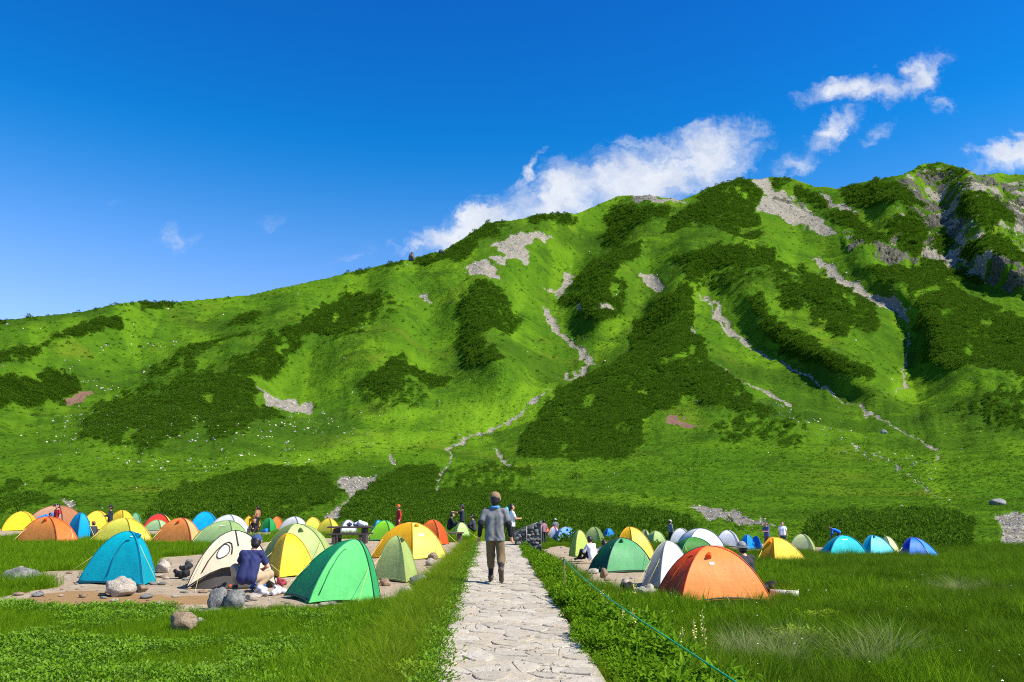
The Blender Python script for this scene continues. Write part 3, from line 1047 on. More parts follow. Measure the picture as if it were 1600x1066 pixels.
def fabric(rgb, trans=.34):
    key = (tuple(round(c) for c in rgb), trans)
    if key in _fab:
        return _fab[key]
    t = NT('tent_fabric_%d_%d_%d' % key[0])
    c = tuple(min(.95, x * 1.55 + .004) for x in srgb(*rgb)[:3]) + (1,)
    co = t.coord('Object')
    n = t.noise(co, 3.0, 4, .6)
    col = t.mix(t.ramp(n, .3, .7), tuple(x * .90 for x in c[:3]) + (1,), tuple(min(1, x * 1.06) for x in c[:3]) + (1,))
    t.link(col, 'Base Color')
    t.set(Roughness=.48)
    t.b.inputs['Specular IOR Level'].default_value = .2
    wv = t.node('ShaderNodeTexNoise', {'Vector': t.node('ShaderNodeMapping', {'Vector': co, 'Scale': (2.6, 2.6, .7)}).outputs[0], 'Scale': 2.2, 'Detail': 3.0, 'Distortion': .6}).outputs[0]
    wv2 = t.node('ShaderNodeTexNoise', {'Vector': t.node('ShaderNodeMapping', {'Vector': co, 'Scale': (1, 1, 3.2), 'Rotation': (.5, .4, 0)}).outputs[0], 'Scale': 4.5, 'Detail': 2.0, 'Distortion': 1.2}).outputs[0]
    t.bump(t.math('ADD', wv, t.math('MULTIPLY', wv2, .5)), .17, .05)
    if trans:
        tr = t.node('ShaderNodeBsdfTranslucent', {'Color': col})
        mx = t.node('ShaderNodeMixShader', {0: trans})
        t.l.new(t.b.outputs[0], mx.inputs[1])
        t.l.new(tr.outputs[0], mx.inputs[2])
        t.l.new(mx.outputs[0], t.n['Material Output'].inputs['Surface'])
    _fab[key] = t.m
    return t.m


def plain(name, rgb, rough=.7, lin=False, var=.15, scale=6.0, metallic=0.0):
    t = NT(name)
    c = rgb if lin else srgb(*rgb)
    co = t.coord('Object')
    col = t.mix(t.noise(co, scale, 4), tuple(x * (1 - var) for x in c[:3]) + (1,), tuple(min(1, x * (1 + var)) for x in c[:3]) + (1,))
    t.link(col, 'Base Color')
    t.set(Roughness=rough, Metallic=metallic)
    return t.m


M_SEAM = plain('dark_pole_sleeve', (40, 42, 48))
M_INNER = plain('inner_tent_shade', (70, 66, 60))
M_LINE = plain('guy_line', (225, 205, 120))
M_LOGO = plain('white_print', (235, 235, 232))
M_BLACK = plain('black_nylon', (24, 24, 26), .6)
M_PEG = plain('metal_peg', (150, 150, 150), .4, metallic=.8)


def tube_mesh(name, pts, rad, sides=6, taper=None):
    pts = [Vector(p) for p in pts]
    V, F = [], []
    n = len(pts)
    for i, p in enumerate(pts):
        d = (pts[min(i + 1, n - 1)] - pts[max(i - 1, 0)]).normalized()
        a = d.cross(Vector((0, 0, 1)))
        if a.length < 1e-3:
            a = d.cross(Vector((1, 0, 0)))
        a.normalize()
        b = d.cross(a)
        r_ = rad if taper is None else rad * taper[i]
        for k in range(sides):
            th = 6.28319 * k / sides
            V.append(p + a * (r_ * math.cos(th)) + b * (r_ * math.sin(th)))
    for i in range(n - 1):
        for k in range(sides):
            k2 = (k + 1) % sides
            F.append((i * sides + k, i * sides + k2, (i + 1) * sides + k2, (i + 1) * sides + k))
    F.append(tuple(reversed(range(sides))))
    F.append(tuple(range((n - 1) * sides, n * sides)))
    return mesh_np(name, V, faces=F)


FOOT = []          # footprints (x, y, radius): no grass inside


def fit_tent(label, x0, x1, ytop, ybase, color, keys=None, apex=None, yaw=25, panel_cols=None, seam=None, vents=(), logos=(), guys=(), hem=None, dz=0.0, depth=None, sag=.035, cat='tent', zipp=None, zcol=None):
    """a pole tent pitched where the photo shows it. keys: (pixel x, metres behind the front, bulge) per pole foot, going round; apex: (pixel x, metres back)"""
    xc = (x0 + x1) / 2
    g = gpt(xc, ybase + dz)
    if depth:
        dd_ = ray(xc, ybase + dz)
        tt = depth / dd_[1]
        g = np.array([dd_[0] * tt, depth, CAMZ + dd_[2] * tt])
    dist_ = math.hypot(g[0], g[1])
    mpp = g[1] / FPX
    H = (ybase + dz - ytop) * mpp
    W = (x1 - x0) * mpp
    if keys is None:
        w = W / (abs(math.cos(R(yaw))) + .7 * abs(math.sin(R(yaw))))
        dp = .7 * w
        ks = []
        ca, sa = math.cos(R(yaw)), math.sin(R(yaw))
        for sx, sy in ((-.5, -.5), (.5, -.5), (.5, .5), (-.5, .5)):
            ks.append((sx * w * ca - sy * dp * sa, sx * w * sa + sy * dp * ca, .86))
        my = min(k[1] for k in ks)
        ks = [(k[0], k[1] - my, k[2]) for k in ks]
        ap = (sum(k[0] for k in ks) / 4, sum(k[1] for k in ks) / 4)
        if apex:
            ap = ((apex[0] - xc) * mpp, ap[1])
    else:
        def at_depth(px_, dep):
            d_ = ray(px_, ybase)
            return d_[0] / d_[1] * (g[1] + dep) - g[0]
        ks = [(at_depth(k[0], k[1]), k[1], k[2]) for k in keys]
        ap = (at_depth(apex[0], apex[1]), apex[1])
    n = len(ks)
    # the apex stands further back than the front hem
    da_ = ray(xc, ytop)
    H = CAMZ + da_[2] / da_[1] * (g[1] + ap[1]) - g[2]
    root = empty('tent', (g[0], g[1], g[2] + .01))
    tag(root, label, cat, 'tents pitched on the camp ground')
    FOOT.append((g[0] + ap[0], g[1] + ap[1], W * .42))
    seamm = seam or M_SEAM
    NS, NTt = 11, 9

    def pole(i, s):
        bx, by, c = ks[i % n]
        ph = max(.05, 1.48 * c)
        f = 1 - math.sin((1 - s) * ph) / math.sin(ph)
        z = (math.cos((1 - s) * ph) - math.cos(ph)) / (1 - math.cos(ph))
        return Vector((bx + (ap[0] - bx) * f, by + (ap[1] - by) * f, H * z))

    def at_panel(i, tt, s):
        p = pole(i, s).lerp(pole(i + 1, s), tt)
        inn = Vector((ap[0] - p.x, ap[1] - p.y, -.15 * H))
        k = sag * math.sin(math.pi * tt) * math.sin(math.pi * min(1, s * .9 + .1))
        p = p + inn * k
        hl = (hem or {}).get(i, .035)
        p.z += hl * math.sin(math.pi * tt) * (1 - s) ** 3
        return p

    cols = panel_cols or [color]  # several tents carry their sunlit and shaded sides in these panel colours
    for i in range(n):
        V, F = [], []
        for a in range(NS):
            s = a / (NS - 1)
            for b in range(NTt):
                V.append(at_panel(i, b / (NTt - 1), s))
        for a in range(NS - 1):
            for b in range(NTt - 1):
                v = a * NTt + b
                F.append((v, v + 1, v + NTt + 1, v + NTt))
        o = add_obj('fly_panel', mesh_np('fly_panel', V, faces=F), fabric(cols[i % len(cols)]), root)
        sl = tube_mesh('pole_sleeve', [pole(i, s / 10) * 1.0 + Vector((0, 0, .004)) for s in range(11)], max(.010, .0009 * dist_ * .6), 6)
        add_obj('pole_sleeve', sl, seamm if not isinstance(seamm, dict) else seamm.get(i, M_SEAM), root)
    # inner tent, seen under the hem
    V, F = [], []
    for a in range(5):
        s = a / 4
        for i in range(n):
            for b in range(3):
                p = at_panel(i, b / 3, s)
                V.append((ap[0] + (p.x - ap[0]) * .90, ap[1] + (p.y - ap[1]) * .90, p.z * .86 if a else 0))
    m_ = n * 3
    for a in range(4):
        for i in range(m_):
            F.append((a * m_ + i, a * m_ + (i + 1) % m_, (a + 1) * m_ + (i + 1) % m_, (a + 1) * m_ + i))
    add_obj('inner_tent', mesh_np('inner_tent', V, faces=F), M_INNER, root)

    if dist_ < 60:
        wid = [(pole(i, 0) - pole(i + 1, 0)).length * (1 if min(ks[i][1], ks[(i + 1) % n][1]) < .3 else .3) for i in range(n)]
        fi = int(np.argmax(wid))
        hm = tube_mesh('hem', [at_panel(fi, b / 8, .015) for b in range(9)], .010 + .0003 * dist_, 5)
        add_obj('hem', hm, seamm if not isinstance(seamm, dict) else M_SEAM, root)

    def frame(i, tt, s):
        p = at_panel(i, tt, s)
        du = (at_panel(i, min(tt + .04, 1), s) - at_panel(i, max(tt - .04, 0), s)).normalized()
        dv = (at_panel(i, tt, min(s + .04, 1)) - at_panel(i, tt, max(s - .04, 0))).normalized()
        nn = du.cross(dv).normalized()
        return p, du, dv, nn
    for (i, tt, s, size, rgb) in vents:
        p, du, dv, nn = frame(i, tt, s)
        V, F = [], []
        for a in range(7):                     # a small gathered hood: half cone open below
            th = math.pi * a / 6
            V.append(p - du * (size * .55 * math.cos(th)) - dv * size * .6 + nn * (size * .75 * math.sin(th) + .006))
        for a in range(7):
            th = math.pi * a / 6
            V.append(p - du * (size * .35 * math.cos(th)) + dv * size * .25 + nn * (size * .5 * math.sin(th) + .006))
        V.append(p + dv * size * .8 + nn * .006)
        for a in range(6):
            F.append((a, a + 1, a + 8, a + 7))
            F.append((a + 7, a + 8, 14))
        add_obj('vent', mesh_np('vent', V, faces=F), fabric(rgb), root)
    for (i, tt, s, w_, h_) in logos:
        p, du, dv, nn = frame(i, tt, s)
        V = [p + du * (w_ * a) + dv * (h_ * b) + nn * .012 for a, b in ((-.5, -.5), (.5, -.5), (.5, .5), (-.5, .5))]
        add_obj('logo_patch', mesh_np('logo_patch', V, faces=[(0, 1, 2, 3)]), M_LOGO, root)
    guys = list(guys)
    if dist_ < 48 and len(guys) < 2:
        guys += [(0, .03, .34, .75), (1, .97, .34, .75)]
    if zipp is not None:
        i, t0z, t1z = zipp
        zq = [(t0z, .06), (t0z + .02, .3), (t0z * .7 + t1z * .3, .52), (t0z * .4 + t1z * .6, .60), (t1z, .62)]
        add_obj('door_zip', tube_mesh('door_zip', [frame(i, *q_)[0] + frame(i, *q_)[3] * .008 for q_ in zq], .007 + .00025 * dist_, 5), M_SEAM if zcol is None else zcol, root)
    for (i, tt, s, out) in guys:
        p, du, dv, nn = frame(i, tt, s)
        nh = Vector((nn.x, nn.y, 0)).normalized()
        e = p + nh * out
        gz_ = float(zg(g[0] + e.x, g[1] + e.y)) - g[2]
        e.z = gz_
        gl_ = add_obj('guy_line', tube_mesh('guy_line', [p, p.lerp(e, .5) - Vector((0, 0, .01)), e], max(.003, dist_ * .00022), 5), M_LINE, root)
        add_obj('peg', tube_mesh('peg', [e + Vector((0, 0, .05)), e - Vector((0, 0, .08))], .008, 5), M_PEG, gl_)
    root['_g'] = 0
    del root['_g']
    return dict(root=root, g=g, H=H, W=W, at=at_panel, frame=frame, pole=pole, mpp=mpp, d=dist_)


TEAL, ORANGE, YELLOW, GREEN, DKGREEN, OLIVE, LIME = (6, 172, 182), (236, 128, 66), (240, 188, 46), (78, 184, 96), (54, 126, 76), (160, 174, 104), (176, 196, 84)
AMBER, BEIGE, WHITE, SILVER, BLUE, SKYB = (240, 164, 36), (204, 186, 156), (232, 227, 216), (180, 178, 168), (16, 92, 200), (96, 150, 214)
S_OR, S_YE = plain('orange_pole_sleeve', (190, 84, 34)), plain('yellow_pole_sleeve', (206, 150, 34))
S_GR, S_OL, S_WH, S_TE = plain('green_pole_sleeve', (40, 130, 84)), plain('olive_pole_sleeve', (120, 134, 76)), plain('grey_pole_sleeve', (150, 150, 152)), plain('teal_pole_sleeve', (0, 110, 136))

TENTS = []


def T(*a, **k):
    r_ = fit_tent(*a, **k)
    TENTS.append((a[0], r_))
    return r_


# --- front row
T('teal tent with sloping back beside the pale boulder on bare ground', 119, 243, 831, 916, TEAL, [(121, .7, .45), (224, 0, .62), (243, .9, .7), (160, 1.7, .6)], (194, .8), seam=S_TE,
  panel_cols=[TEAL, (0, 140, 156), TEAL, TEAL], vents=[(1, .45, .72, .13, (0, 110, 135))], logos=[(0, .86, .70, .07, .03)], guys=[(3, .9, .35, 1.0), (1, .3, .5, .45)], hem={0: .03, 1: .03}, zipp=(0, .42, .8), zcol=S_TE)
TB = T('beige dome tent with dark poles and open front beside the crouching person', 288, 434, 830, 924, BEIGE, [(290, .25, .62), (432, .75, .72), (412, 2.0, .8), (318, 1.9, .8)], (362, 1.0),
       guys=[(3, .7, .45, .5)], hem={0: .42}, panel_cols=[(208, 190, 160), (192, 174, 146), BEIGE, (200, 186, 164)])
T('small bright yellow tent between the beige tent and the olive dome', 414, 496, 834, 903, YELLOW, [(414, .75, .5), (436, .0, .4), (495, .45, .5), (474, 1.7, .6)], (446, .75), seam=S_YE, panel_cols=[(226, 168, 24), (242, 194, 38), (236, 180, 34), YELLOW])
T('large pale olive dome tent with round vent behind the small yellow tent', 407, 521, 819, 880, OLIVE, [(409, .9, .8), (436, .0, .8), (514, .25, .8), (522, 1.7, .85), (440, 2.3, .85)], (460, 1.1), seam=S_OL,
  panel_cols=[(118, 134, 74), (176, 190, 118), (150, 164, 96), OLIVE, OLIVE], vents=[(1, .52, .62, .14, (80, 92, 50))])  # paler front panel: the sunlit side put into the fabric colour
T('bright green tent with a pulled-out porch nearest to the path', 443, 594, 844, 943, GREEN, [(443, 1.05, .08), (482, 0, .42), (586, .02, .55), (594, .9, .6), (520, 1.9, .5)], (553, .85),  # dark porch and light front panel: shade and sun painted into the green
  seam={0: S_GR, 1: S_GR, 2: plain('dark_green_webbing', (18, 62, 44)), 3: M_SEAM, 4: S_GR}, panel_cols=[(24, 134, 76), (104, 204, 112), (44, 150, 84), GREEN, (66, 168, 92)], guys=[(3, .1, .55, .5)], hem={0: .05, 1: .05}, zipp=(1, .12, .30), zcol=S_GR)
T('small olive tent with pointed top next to the path verge', 583, 655, 838, 911, (166, 178, 104), [(583, .55, .6), (634, 0, .5), (655, .6, .35), (604, 1.6, .6)], (618, .75), seam=S_OL,
  panel_cols=[(168, 180, 106), (140, 156, 84), OLIVE, OLIVE], vents=[(1, .35, .70, .10, (70, 84, 40))])
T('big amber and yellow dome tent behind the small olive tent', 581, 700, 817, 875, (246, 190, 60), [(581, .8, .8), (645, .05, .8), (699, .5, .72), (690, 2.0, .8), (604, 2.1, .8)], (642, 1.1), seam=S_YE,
  panel_cols=[(236, 152, 24), (250, 206, 84), (240, 180, 50), YELLOW, YELLOW], vents=[(1, .35, .72, .13, (214, 130, 20))], logos=[(1, .40, .44, .16, .08)])  # more orange left panel is the shaded side, put into its colour
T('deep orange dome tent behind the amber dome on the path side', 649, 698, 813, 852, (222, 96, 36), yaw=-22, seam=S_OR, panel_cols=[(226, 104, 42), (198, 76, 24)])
T('big orange dome tent with scarlet porch standing in the tall grass', 1022, 1209, 854, 946, (244, 122, 56), [(1022, .95, .6), (1064, 0, .72), (1207, .35, .78), (1194, 2.1, .8), (1066, 2.2, .8)], (1112, 1.0), seam={0: plain('navy_sleeve', (26, 24, 48)), 1: S_OR, 2: S_OR, 3: S_OR, 4: S_OR},  # porch panel's redder tone paints the shaded left side of the orange fly
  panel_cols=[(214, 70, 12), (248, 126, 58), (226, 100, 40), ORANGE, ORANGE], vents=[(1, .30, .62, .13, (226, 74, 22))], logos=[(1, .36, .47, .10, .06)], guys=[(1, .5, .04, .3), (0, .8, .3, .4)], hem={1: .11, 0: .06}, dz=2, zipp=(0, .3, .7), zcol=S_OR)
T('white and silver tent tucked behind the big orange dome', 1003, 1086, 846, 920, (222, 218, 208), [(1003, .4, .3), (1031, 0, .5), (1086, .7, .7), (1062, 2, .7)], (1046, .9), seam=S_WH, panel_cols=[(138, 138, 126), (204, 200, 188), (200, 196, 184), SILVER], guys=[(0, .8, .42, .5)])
T('dark green dome tent with black pole edge and shaded porch', 919, 1023, 841, 896, DKGREEN, [(919, .8, .6), (947, 0, .62), (1023, .45, .8), (1004, 2.0, .8), (935, 2.0, .8)], (972, 1.0), panel_cols=[(14, 76, 50), (84, 150, 94), (42, 108, 66), DKGREEN, DKGREEN],  # porch colour darkened as the shade side, front panel lightened as the lit one
  vents=[(1, .30, .72, .13, (10, 60, 44))], guys=[(0, .75, .5, .5)])
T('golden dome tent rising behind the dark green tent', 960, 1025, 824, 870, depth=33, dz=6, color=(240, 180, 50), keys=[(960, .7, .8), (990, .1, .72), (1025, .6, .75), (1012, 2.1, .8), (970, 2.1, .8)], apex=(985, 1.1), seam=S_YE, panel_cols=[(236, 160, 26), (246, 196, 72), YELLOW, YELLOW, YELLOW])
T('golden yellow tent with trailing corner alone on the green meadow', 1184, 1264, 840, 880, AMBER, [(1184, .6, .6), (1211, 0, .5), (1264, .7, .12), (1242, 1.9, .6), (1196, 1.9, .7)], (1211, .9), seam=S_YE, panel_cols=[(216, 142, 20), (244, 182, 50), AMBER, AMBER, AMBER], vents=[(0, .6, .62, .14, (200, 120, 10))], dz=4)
# door zip, rolled window and centre seam of the beige tent
M_ZIP = plain('dark_zip', (52, 46, 44))


def on_panel(tent_, i, tt, s, out=.012):
    p, du, dv, nn = tent_['frame'](i, tt, s)
    return p + nn * out


zp = [(.13, .10), (.15, .25), (.20, .40), (.27, .50), (.36, .54), (.43, .50), (.46, .40), (.46, .28)]
add_obj('door_zip', tube_mesh('door_zip', [on_panel(TB, 0, *q_) for q_ in zp], .012, 6), M_ZIP, TB['root'])
wz = [(.23 + .11 * math.cos(a) * (1.0 if math.cos(a) > 0 else .7) + .08, .36 + .13 * math.sin(a)) for a in np.linspace(0, 6.283, 17)]
wn_ = add_obj('window', mesh_np('window', [on_panel(TB, 0, *q_, out=.008) for q_ in wz[:-1]], faces=[tuple(range(16))]), fabric((196, 190, 186)), TB['root'])
add_obj('window_zip', tube_mesh('window_zip', [on_panel(TB, 0, *q_) for q_ in wz], .009, 6), M_ZIP, wn_)
add_obj('centre_seam', tube_mesh('centre_seam', [on_panel(TB, 0, .5 + .12 * (1 - f), f) for f in np.linspace(.45, .97, 9)], .012, 6), M_ZIP, TB['root'])
# --- right, far
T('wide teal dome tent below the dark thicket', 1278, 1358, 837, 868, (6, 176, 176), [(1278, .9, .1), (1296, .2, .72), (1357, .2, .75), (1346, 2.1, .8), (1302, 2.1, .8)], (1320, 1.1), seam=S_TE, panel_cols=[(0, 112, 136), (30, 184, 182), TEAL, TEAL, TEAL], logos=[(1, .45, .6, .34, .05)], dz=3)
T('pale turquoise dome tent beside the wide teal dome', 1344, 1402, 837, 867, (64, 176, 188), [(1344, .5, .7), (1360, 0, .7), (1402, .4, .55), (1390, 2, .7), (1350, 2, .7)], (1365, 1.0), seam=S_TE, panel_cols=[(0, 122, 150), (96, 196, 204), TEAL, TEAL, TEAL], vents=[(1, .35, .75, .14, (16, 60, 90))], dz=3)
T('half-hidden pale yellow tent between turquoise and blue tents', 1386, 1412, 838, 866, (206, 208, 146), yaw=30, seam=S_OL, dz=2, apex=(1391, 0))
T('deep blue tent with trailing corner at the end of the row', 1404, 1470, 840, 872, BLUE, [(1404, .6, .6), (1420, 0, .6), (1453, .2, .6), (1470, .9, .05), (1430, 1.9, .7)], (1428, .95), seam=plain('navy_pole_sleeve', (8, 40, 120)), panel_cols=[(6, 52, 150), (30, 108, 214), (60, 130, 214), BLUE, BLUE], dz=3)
T('sage green dome tent standing behind the golden yellow tent', 1240, 1282, 835, 858, (172, 182, 118), yaw=-28, seam=S_OL, panel_cols=[(184, 190, 134), (146, 160, 90)], dz=3)
T('small bright blue tent at the edge of the stream gravel', 1160, 1184, 836, 856, (24, 130, 204), yaw=35, dz=3, seam=S_TE)
T('darker blue tent half hidden by its bright blue neighbour', 1176, 1193, 838, 855, (20, 96, 190), yaw=-30, dz=3, seam=S_TE)
T('grey white tent with peaked roof beside the two little blue tents', 1122, 1163, 829, 852, (212, 208, 198), yaw=-20, seam=S_WH, dz=3, panel_cols=[(220, 216, 206), (176, 172, 164)])
T('large white dome tent with grey poles behind the green low tent', 1066, 1137, 826, 857, (228, 226, 220), yaw=14, seam=plain('slate_pole_sleeve', (90, 96, 104)), dz=3)
T('low green tent in front of the large white dome', 1060, 1120, 840, 868, (64, 122, 46), yaw=8, seam=S_GR, dz=0)
T('pinkish white dome tent next to the standing dark figure', 1049, 1086, 826, 846, (220, 212, 212), yaw=-15, seam=S_WH, dz=3)
T('sage tent with dark door near the thicket edge', 1012, 1043, 830, 846, (150, 172, 106), yaw=30, seam=S_OL, dz=3)
T('olive tent peeping out beside the golden dome', 1000, 1019, 828, 846, (160, 170, 110), yaw=-30, seam=S_OL, dz=2)
T('blue tent between the olive tents and the golden dome', 942, 964, 826, 844, (10, 116, 184), yaw=32, seam=S_TE, dz=2)
T('dull olive tent behind the lime tent', 914, 946, 824, 846, (126, 146, 78), yaw=-25, seam=S_OL, dz=2, panel_cols=[(150, 164, 98), (104, 124, 62)])
T('lime green tent next to the two seated people', 891, 924, 829, 863, LIME, yaw=24, depth=38, dz=8, seam=S_OL, panel_cols=[(178, 198, 90), (140, 168, 66)])
T('light blue dome tent with dark emblem near the stone wall', 866, 906, 824, 842, SKYB, yaw=12, seam=S_WH, vents=[(0, .5, .6, .16, (20, 30, 70))], dz=3)
T('small white tent beside the light blue dome', 855, 877, 823, 842, (232, 222, 222), yaw=-20, seam=S_OR, dz=2)
T('little orange tent hard against the stone wall end', 845, 863, 825, 842, (232, 108, 40), yaw=30, seam=S_OR, dz=2)
# --- left, middle row
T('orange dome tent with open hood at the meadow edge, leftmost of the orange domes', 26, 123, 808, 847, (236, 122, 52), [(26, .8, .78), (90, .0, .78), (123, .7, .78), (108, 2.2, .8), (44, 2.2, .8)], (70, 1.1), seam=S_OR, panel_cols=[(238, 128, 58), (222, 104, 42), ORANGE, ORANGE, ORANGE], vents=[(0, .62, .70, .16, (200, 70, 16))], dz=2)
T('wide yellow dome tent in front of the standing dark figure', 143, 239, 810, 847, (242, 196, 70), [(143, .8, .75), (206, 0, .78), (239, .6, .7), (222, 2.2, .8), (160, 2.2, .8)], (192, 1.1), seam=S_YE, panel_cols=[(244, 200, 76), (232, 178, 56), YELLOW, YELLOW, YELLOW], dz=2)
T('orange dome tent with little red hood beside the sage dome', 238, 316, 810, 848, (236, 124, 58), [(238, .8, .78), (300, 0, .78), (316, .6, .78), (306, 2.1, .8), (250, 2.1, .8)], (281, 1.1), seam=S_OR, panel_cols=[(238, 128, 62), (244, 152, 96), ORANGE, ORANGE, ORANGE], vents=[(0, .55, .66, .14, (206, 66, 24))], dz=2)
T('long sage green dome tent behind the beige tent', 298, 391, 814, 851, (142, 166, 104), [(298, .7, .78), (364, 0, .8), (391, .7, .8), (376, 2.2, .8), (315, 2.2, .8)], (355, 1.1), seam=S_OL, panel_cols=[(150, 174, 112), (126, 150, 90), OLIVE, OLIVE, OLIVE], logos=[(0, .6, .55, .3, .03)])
T('yellow dome tent at the far end of the camp, leftmost of all tents', -8, 44, 800, 830, (242, 192, 34), yaw=20, seam=S_YE, panel_cols=[(244, 196, 40), (220, 160, 20)])
T('tan and brown lodge tent with grey roof vent behind the person in red', 28, 108, 790, 826, (186, 138, 100), yaw=-12, seam=plain('brown_pole_sleeve', (110, 60, 40)), panel_cols=[(192, 146, 110), (150, 100, 66)], vents=[(0, .55, .9, .3, (110, 104, 104))])
T('teal tent wedged behind the leftmost orange dome', 94, 132, 802, 844, (0, 140, 182), yaw=-30, seam=S_TE)
T('yellow dome tent behind the two people sitting on the ground', 118, 163, 799, 828, (244, 196, 60), yaw=18, seam=S_YE)
T('golden dome tent half hidden behind the standing dark figure', 162, 200, 798, 826, (242, 180, 44), yaw=-18, seam=S_YE)
T('small grey green tent far back beside the golden dome', 195, 217, 802, 822, (110, 150, 110), yaw=25, depth=74, dz=6, seam=S_GR)
T('red and dark green striped tent with yellow end', 215, 262, 803, 824, (40, 96, 66), yaw=15, depth=68, dz=5, panel_cols=[(190, 50, 36), (236, 190, 40), (40, 96, 66), (40, 96, 66)])
T('low pale green tent in front of the red striped one', 222, 256, 813, 830, (150, 180, 124), yaw=-12, seam=S_OL)
T('bright blue dome tent behind the orange dome with red hood', 288, 335, 800, 829, (0, 138, 196), yaw=16, seam=S_TE, panel_cols=[(0, 144, 200), (0, 112, 170)])
T('grey white dome tent rising behind the long sage dome', 320, 378, 805, 834, (196, 198, 192), yaw=-14, seam=S_WH)
T('amber tent beside the bare-chested man', 368, 405, 806, 832, (240, 158, 26), yaw=22, seam=S_YE)
T('small vivid green tent with blue cloth at its door', 404, 428, 810, 832, (34, 140, 62), yaw=-24, seam=S_GR)
T('orange tent behind the small vivid green one', 416, 441, 808, 830, (230, 114, 50), yaw=20, seam=S_OR)
T('silver grey dome tent before the picnic table row', 432, 476, 808, 832, (196, 192, 184), yaw=-18, seam=S_WH)
T('pale yellow dome tent left of the picnic table, the further one', 468, 502, 809, 833, (232, 206, 76), yaw=15, seam=S_YE)
T('warm yellow dome tent touching the picnic table end', 492, 527, 811, 836, (238, 190, 62), yaw=-20, seam=S_YE)
T('white tent beyond the picnic table', 526, 556, 813, 834, (228, 224, 214), yaw=22, seam=S_WH)
T('lime green tent beside the person in red', 575, 620, 814, 846, (128, 194, 40), yaw=-20, seam=S_GR, panel_cols=[(134, 200, 44), (96, 160, 30)])
T('teal tent peeping out behind the lime green one', 578, 600, 813, 836, (0, 146, 150), yaw=30, seam=S_TE)
T('pale green tent among the people by the low bench', 706, 734, 817, 840, (178, 208, 122), yaw=24, seam=S_OL)
for nm, d_ in TENTS:
    print('%-60s d=%.1f W=%.2f H=%.2f' % (nm[:60], d_['d'], d_['W'], d_['H']))

# ================================================================== PEOPLE
def surface_nets(D, origin, h):
    ins = D < 0
    nx, ny, nz = D.shape
    cor = [(i, j, k) for i in (0, 1) for j in (0, 1) for k in (0, 1)]
    sl = lambda A, c: A[c[0]:nx - 1 + c[0], c[1]:ny - 1 + c[1], c[2]:nz - 1 + c[2]]
    cnt = sum(sl(ins, c).astype(np.int8) for c in cor)
    act = (cnt > 0) & (cnt < 8)
    I = np.argwhere(act)
    idx = np.full(act.shape, -1, np.int64)
    idx[act] = np.arange(len(I))
    pos = np.zeros((len(I), 3))
    num = np.zeros(len(I))
    for a in range(8):
        for b in range(a + 1, 8):
            ca, cb = np.array(cor[a]), np.array(cor[b])
            if np.abs(ca - cb).sum() != 1:
                continue
            da, db = D[tuple((I + ca).T)], D[tuple((I + cb).T)]
            m = (da < 0) != (db < 0)
            t = np.where(m, da / np.where(m, da - db, 1), 0)
            pos += m[:, None] * (ca + (cb - ca) * t[:, None])
            num += m
    V = (I + pos / num[:, None]) * h + origin
    F = []
    for ax in range(3):
        o1, o2 = (ax + 1) % 3, (ax + 2) % 3
        s0 = [slice(None)] * 3
        s1 = [slice(None)] * 3
        s0[ax], s1[ax] = slice(0, -1), slice(1, None)
        ch = ins[tuple(s0)] != ins[tuple(s1)]
        E_ = np.argwhere(ch)
        e1 = np.zeros(3, int)
        e2 = np.zeros(3, int)
        e1[o1], e2[o2] = 1, 1
        ok = (E_[:, o1] >= 1) & (E_[:, o2] >= 1) & (E_[:, o1] < D.shape[o1] - 1) & (E_[:, o2] < D.shape[o2] - 1)
        E_ = E_[ok]
        q_ = np.stack([idx[tuple((E_ - e1 - e2).T)], idx[tuple((E_ - e2).T)], idx[tuple(E_.T)], idx[tuple((E_ - e1).T)]], -1)
        flip = ~ins[tuple(E_.T)]
        q_[flip] = q_[flip][:, ::-1]
        F.append(q_[(q_ >= 0).all(1)])
    return V, np.concatenate(F)


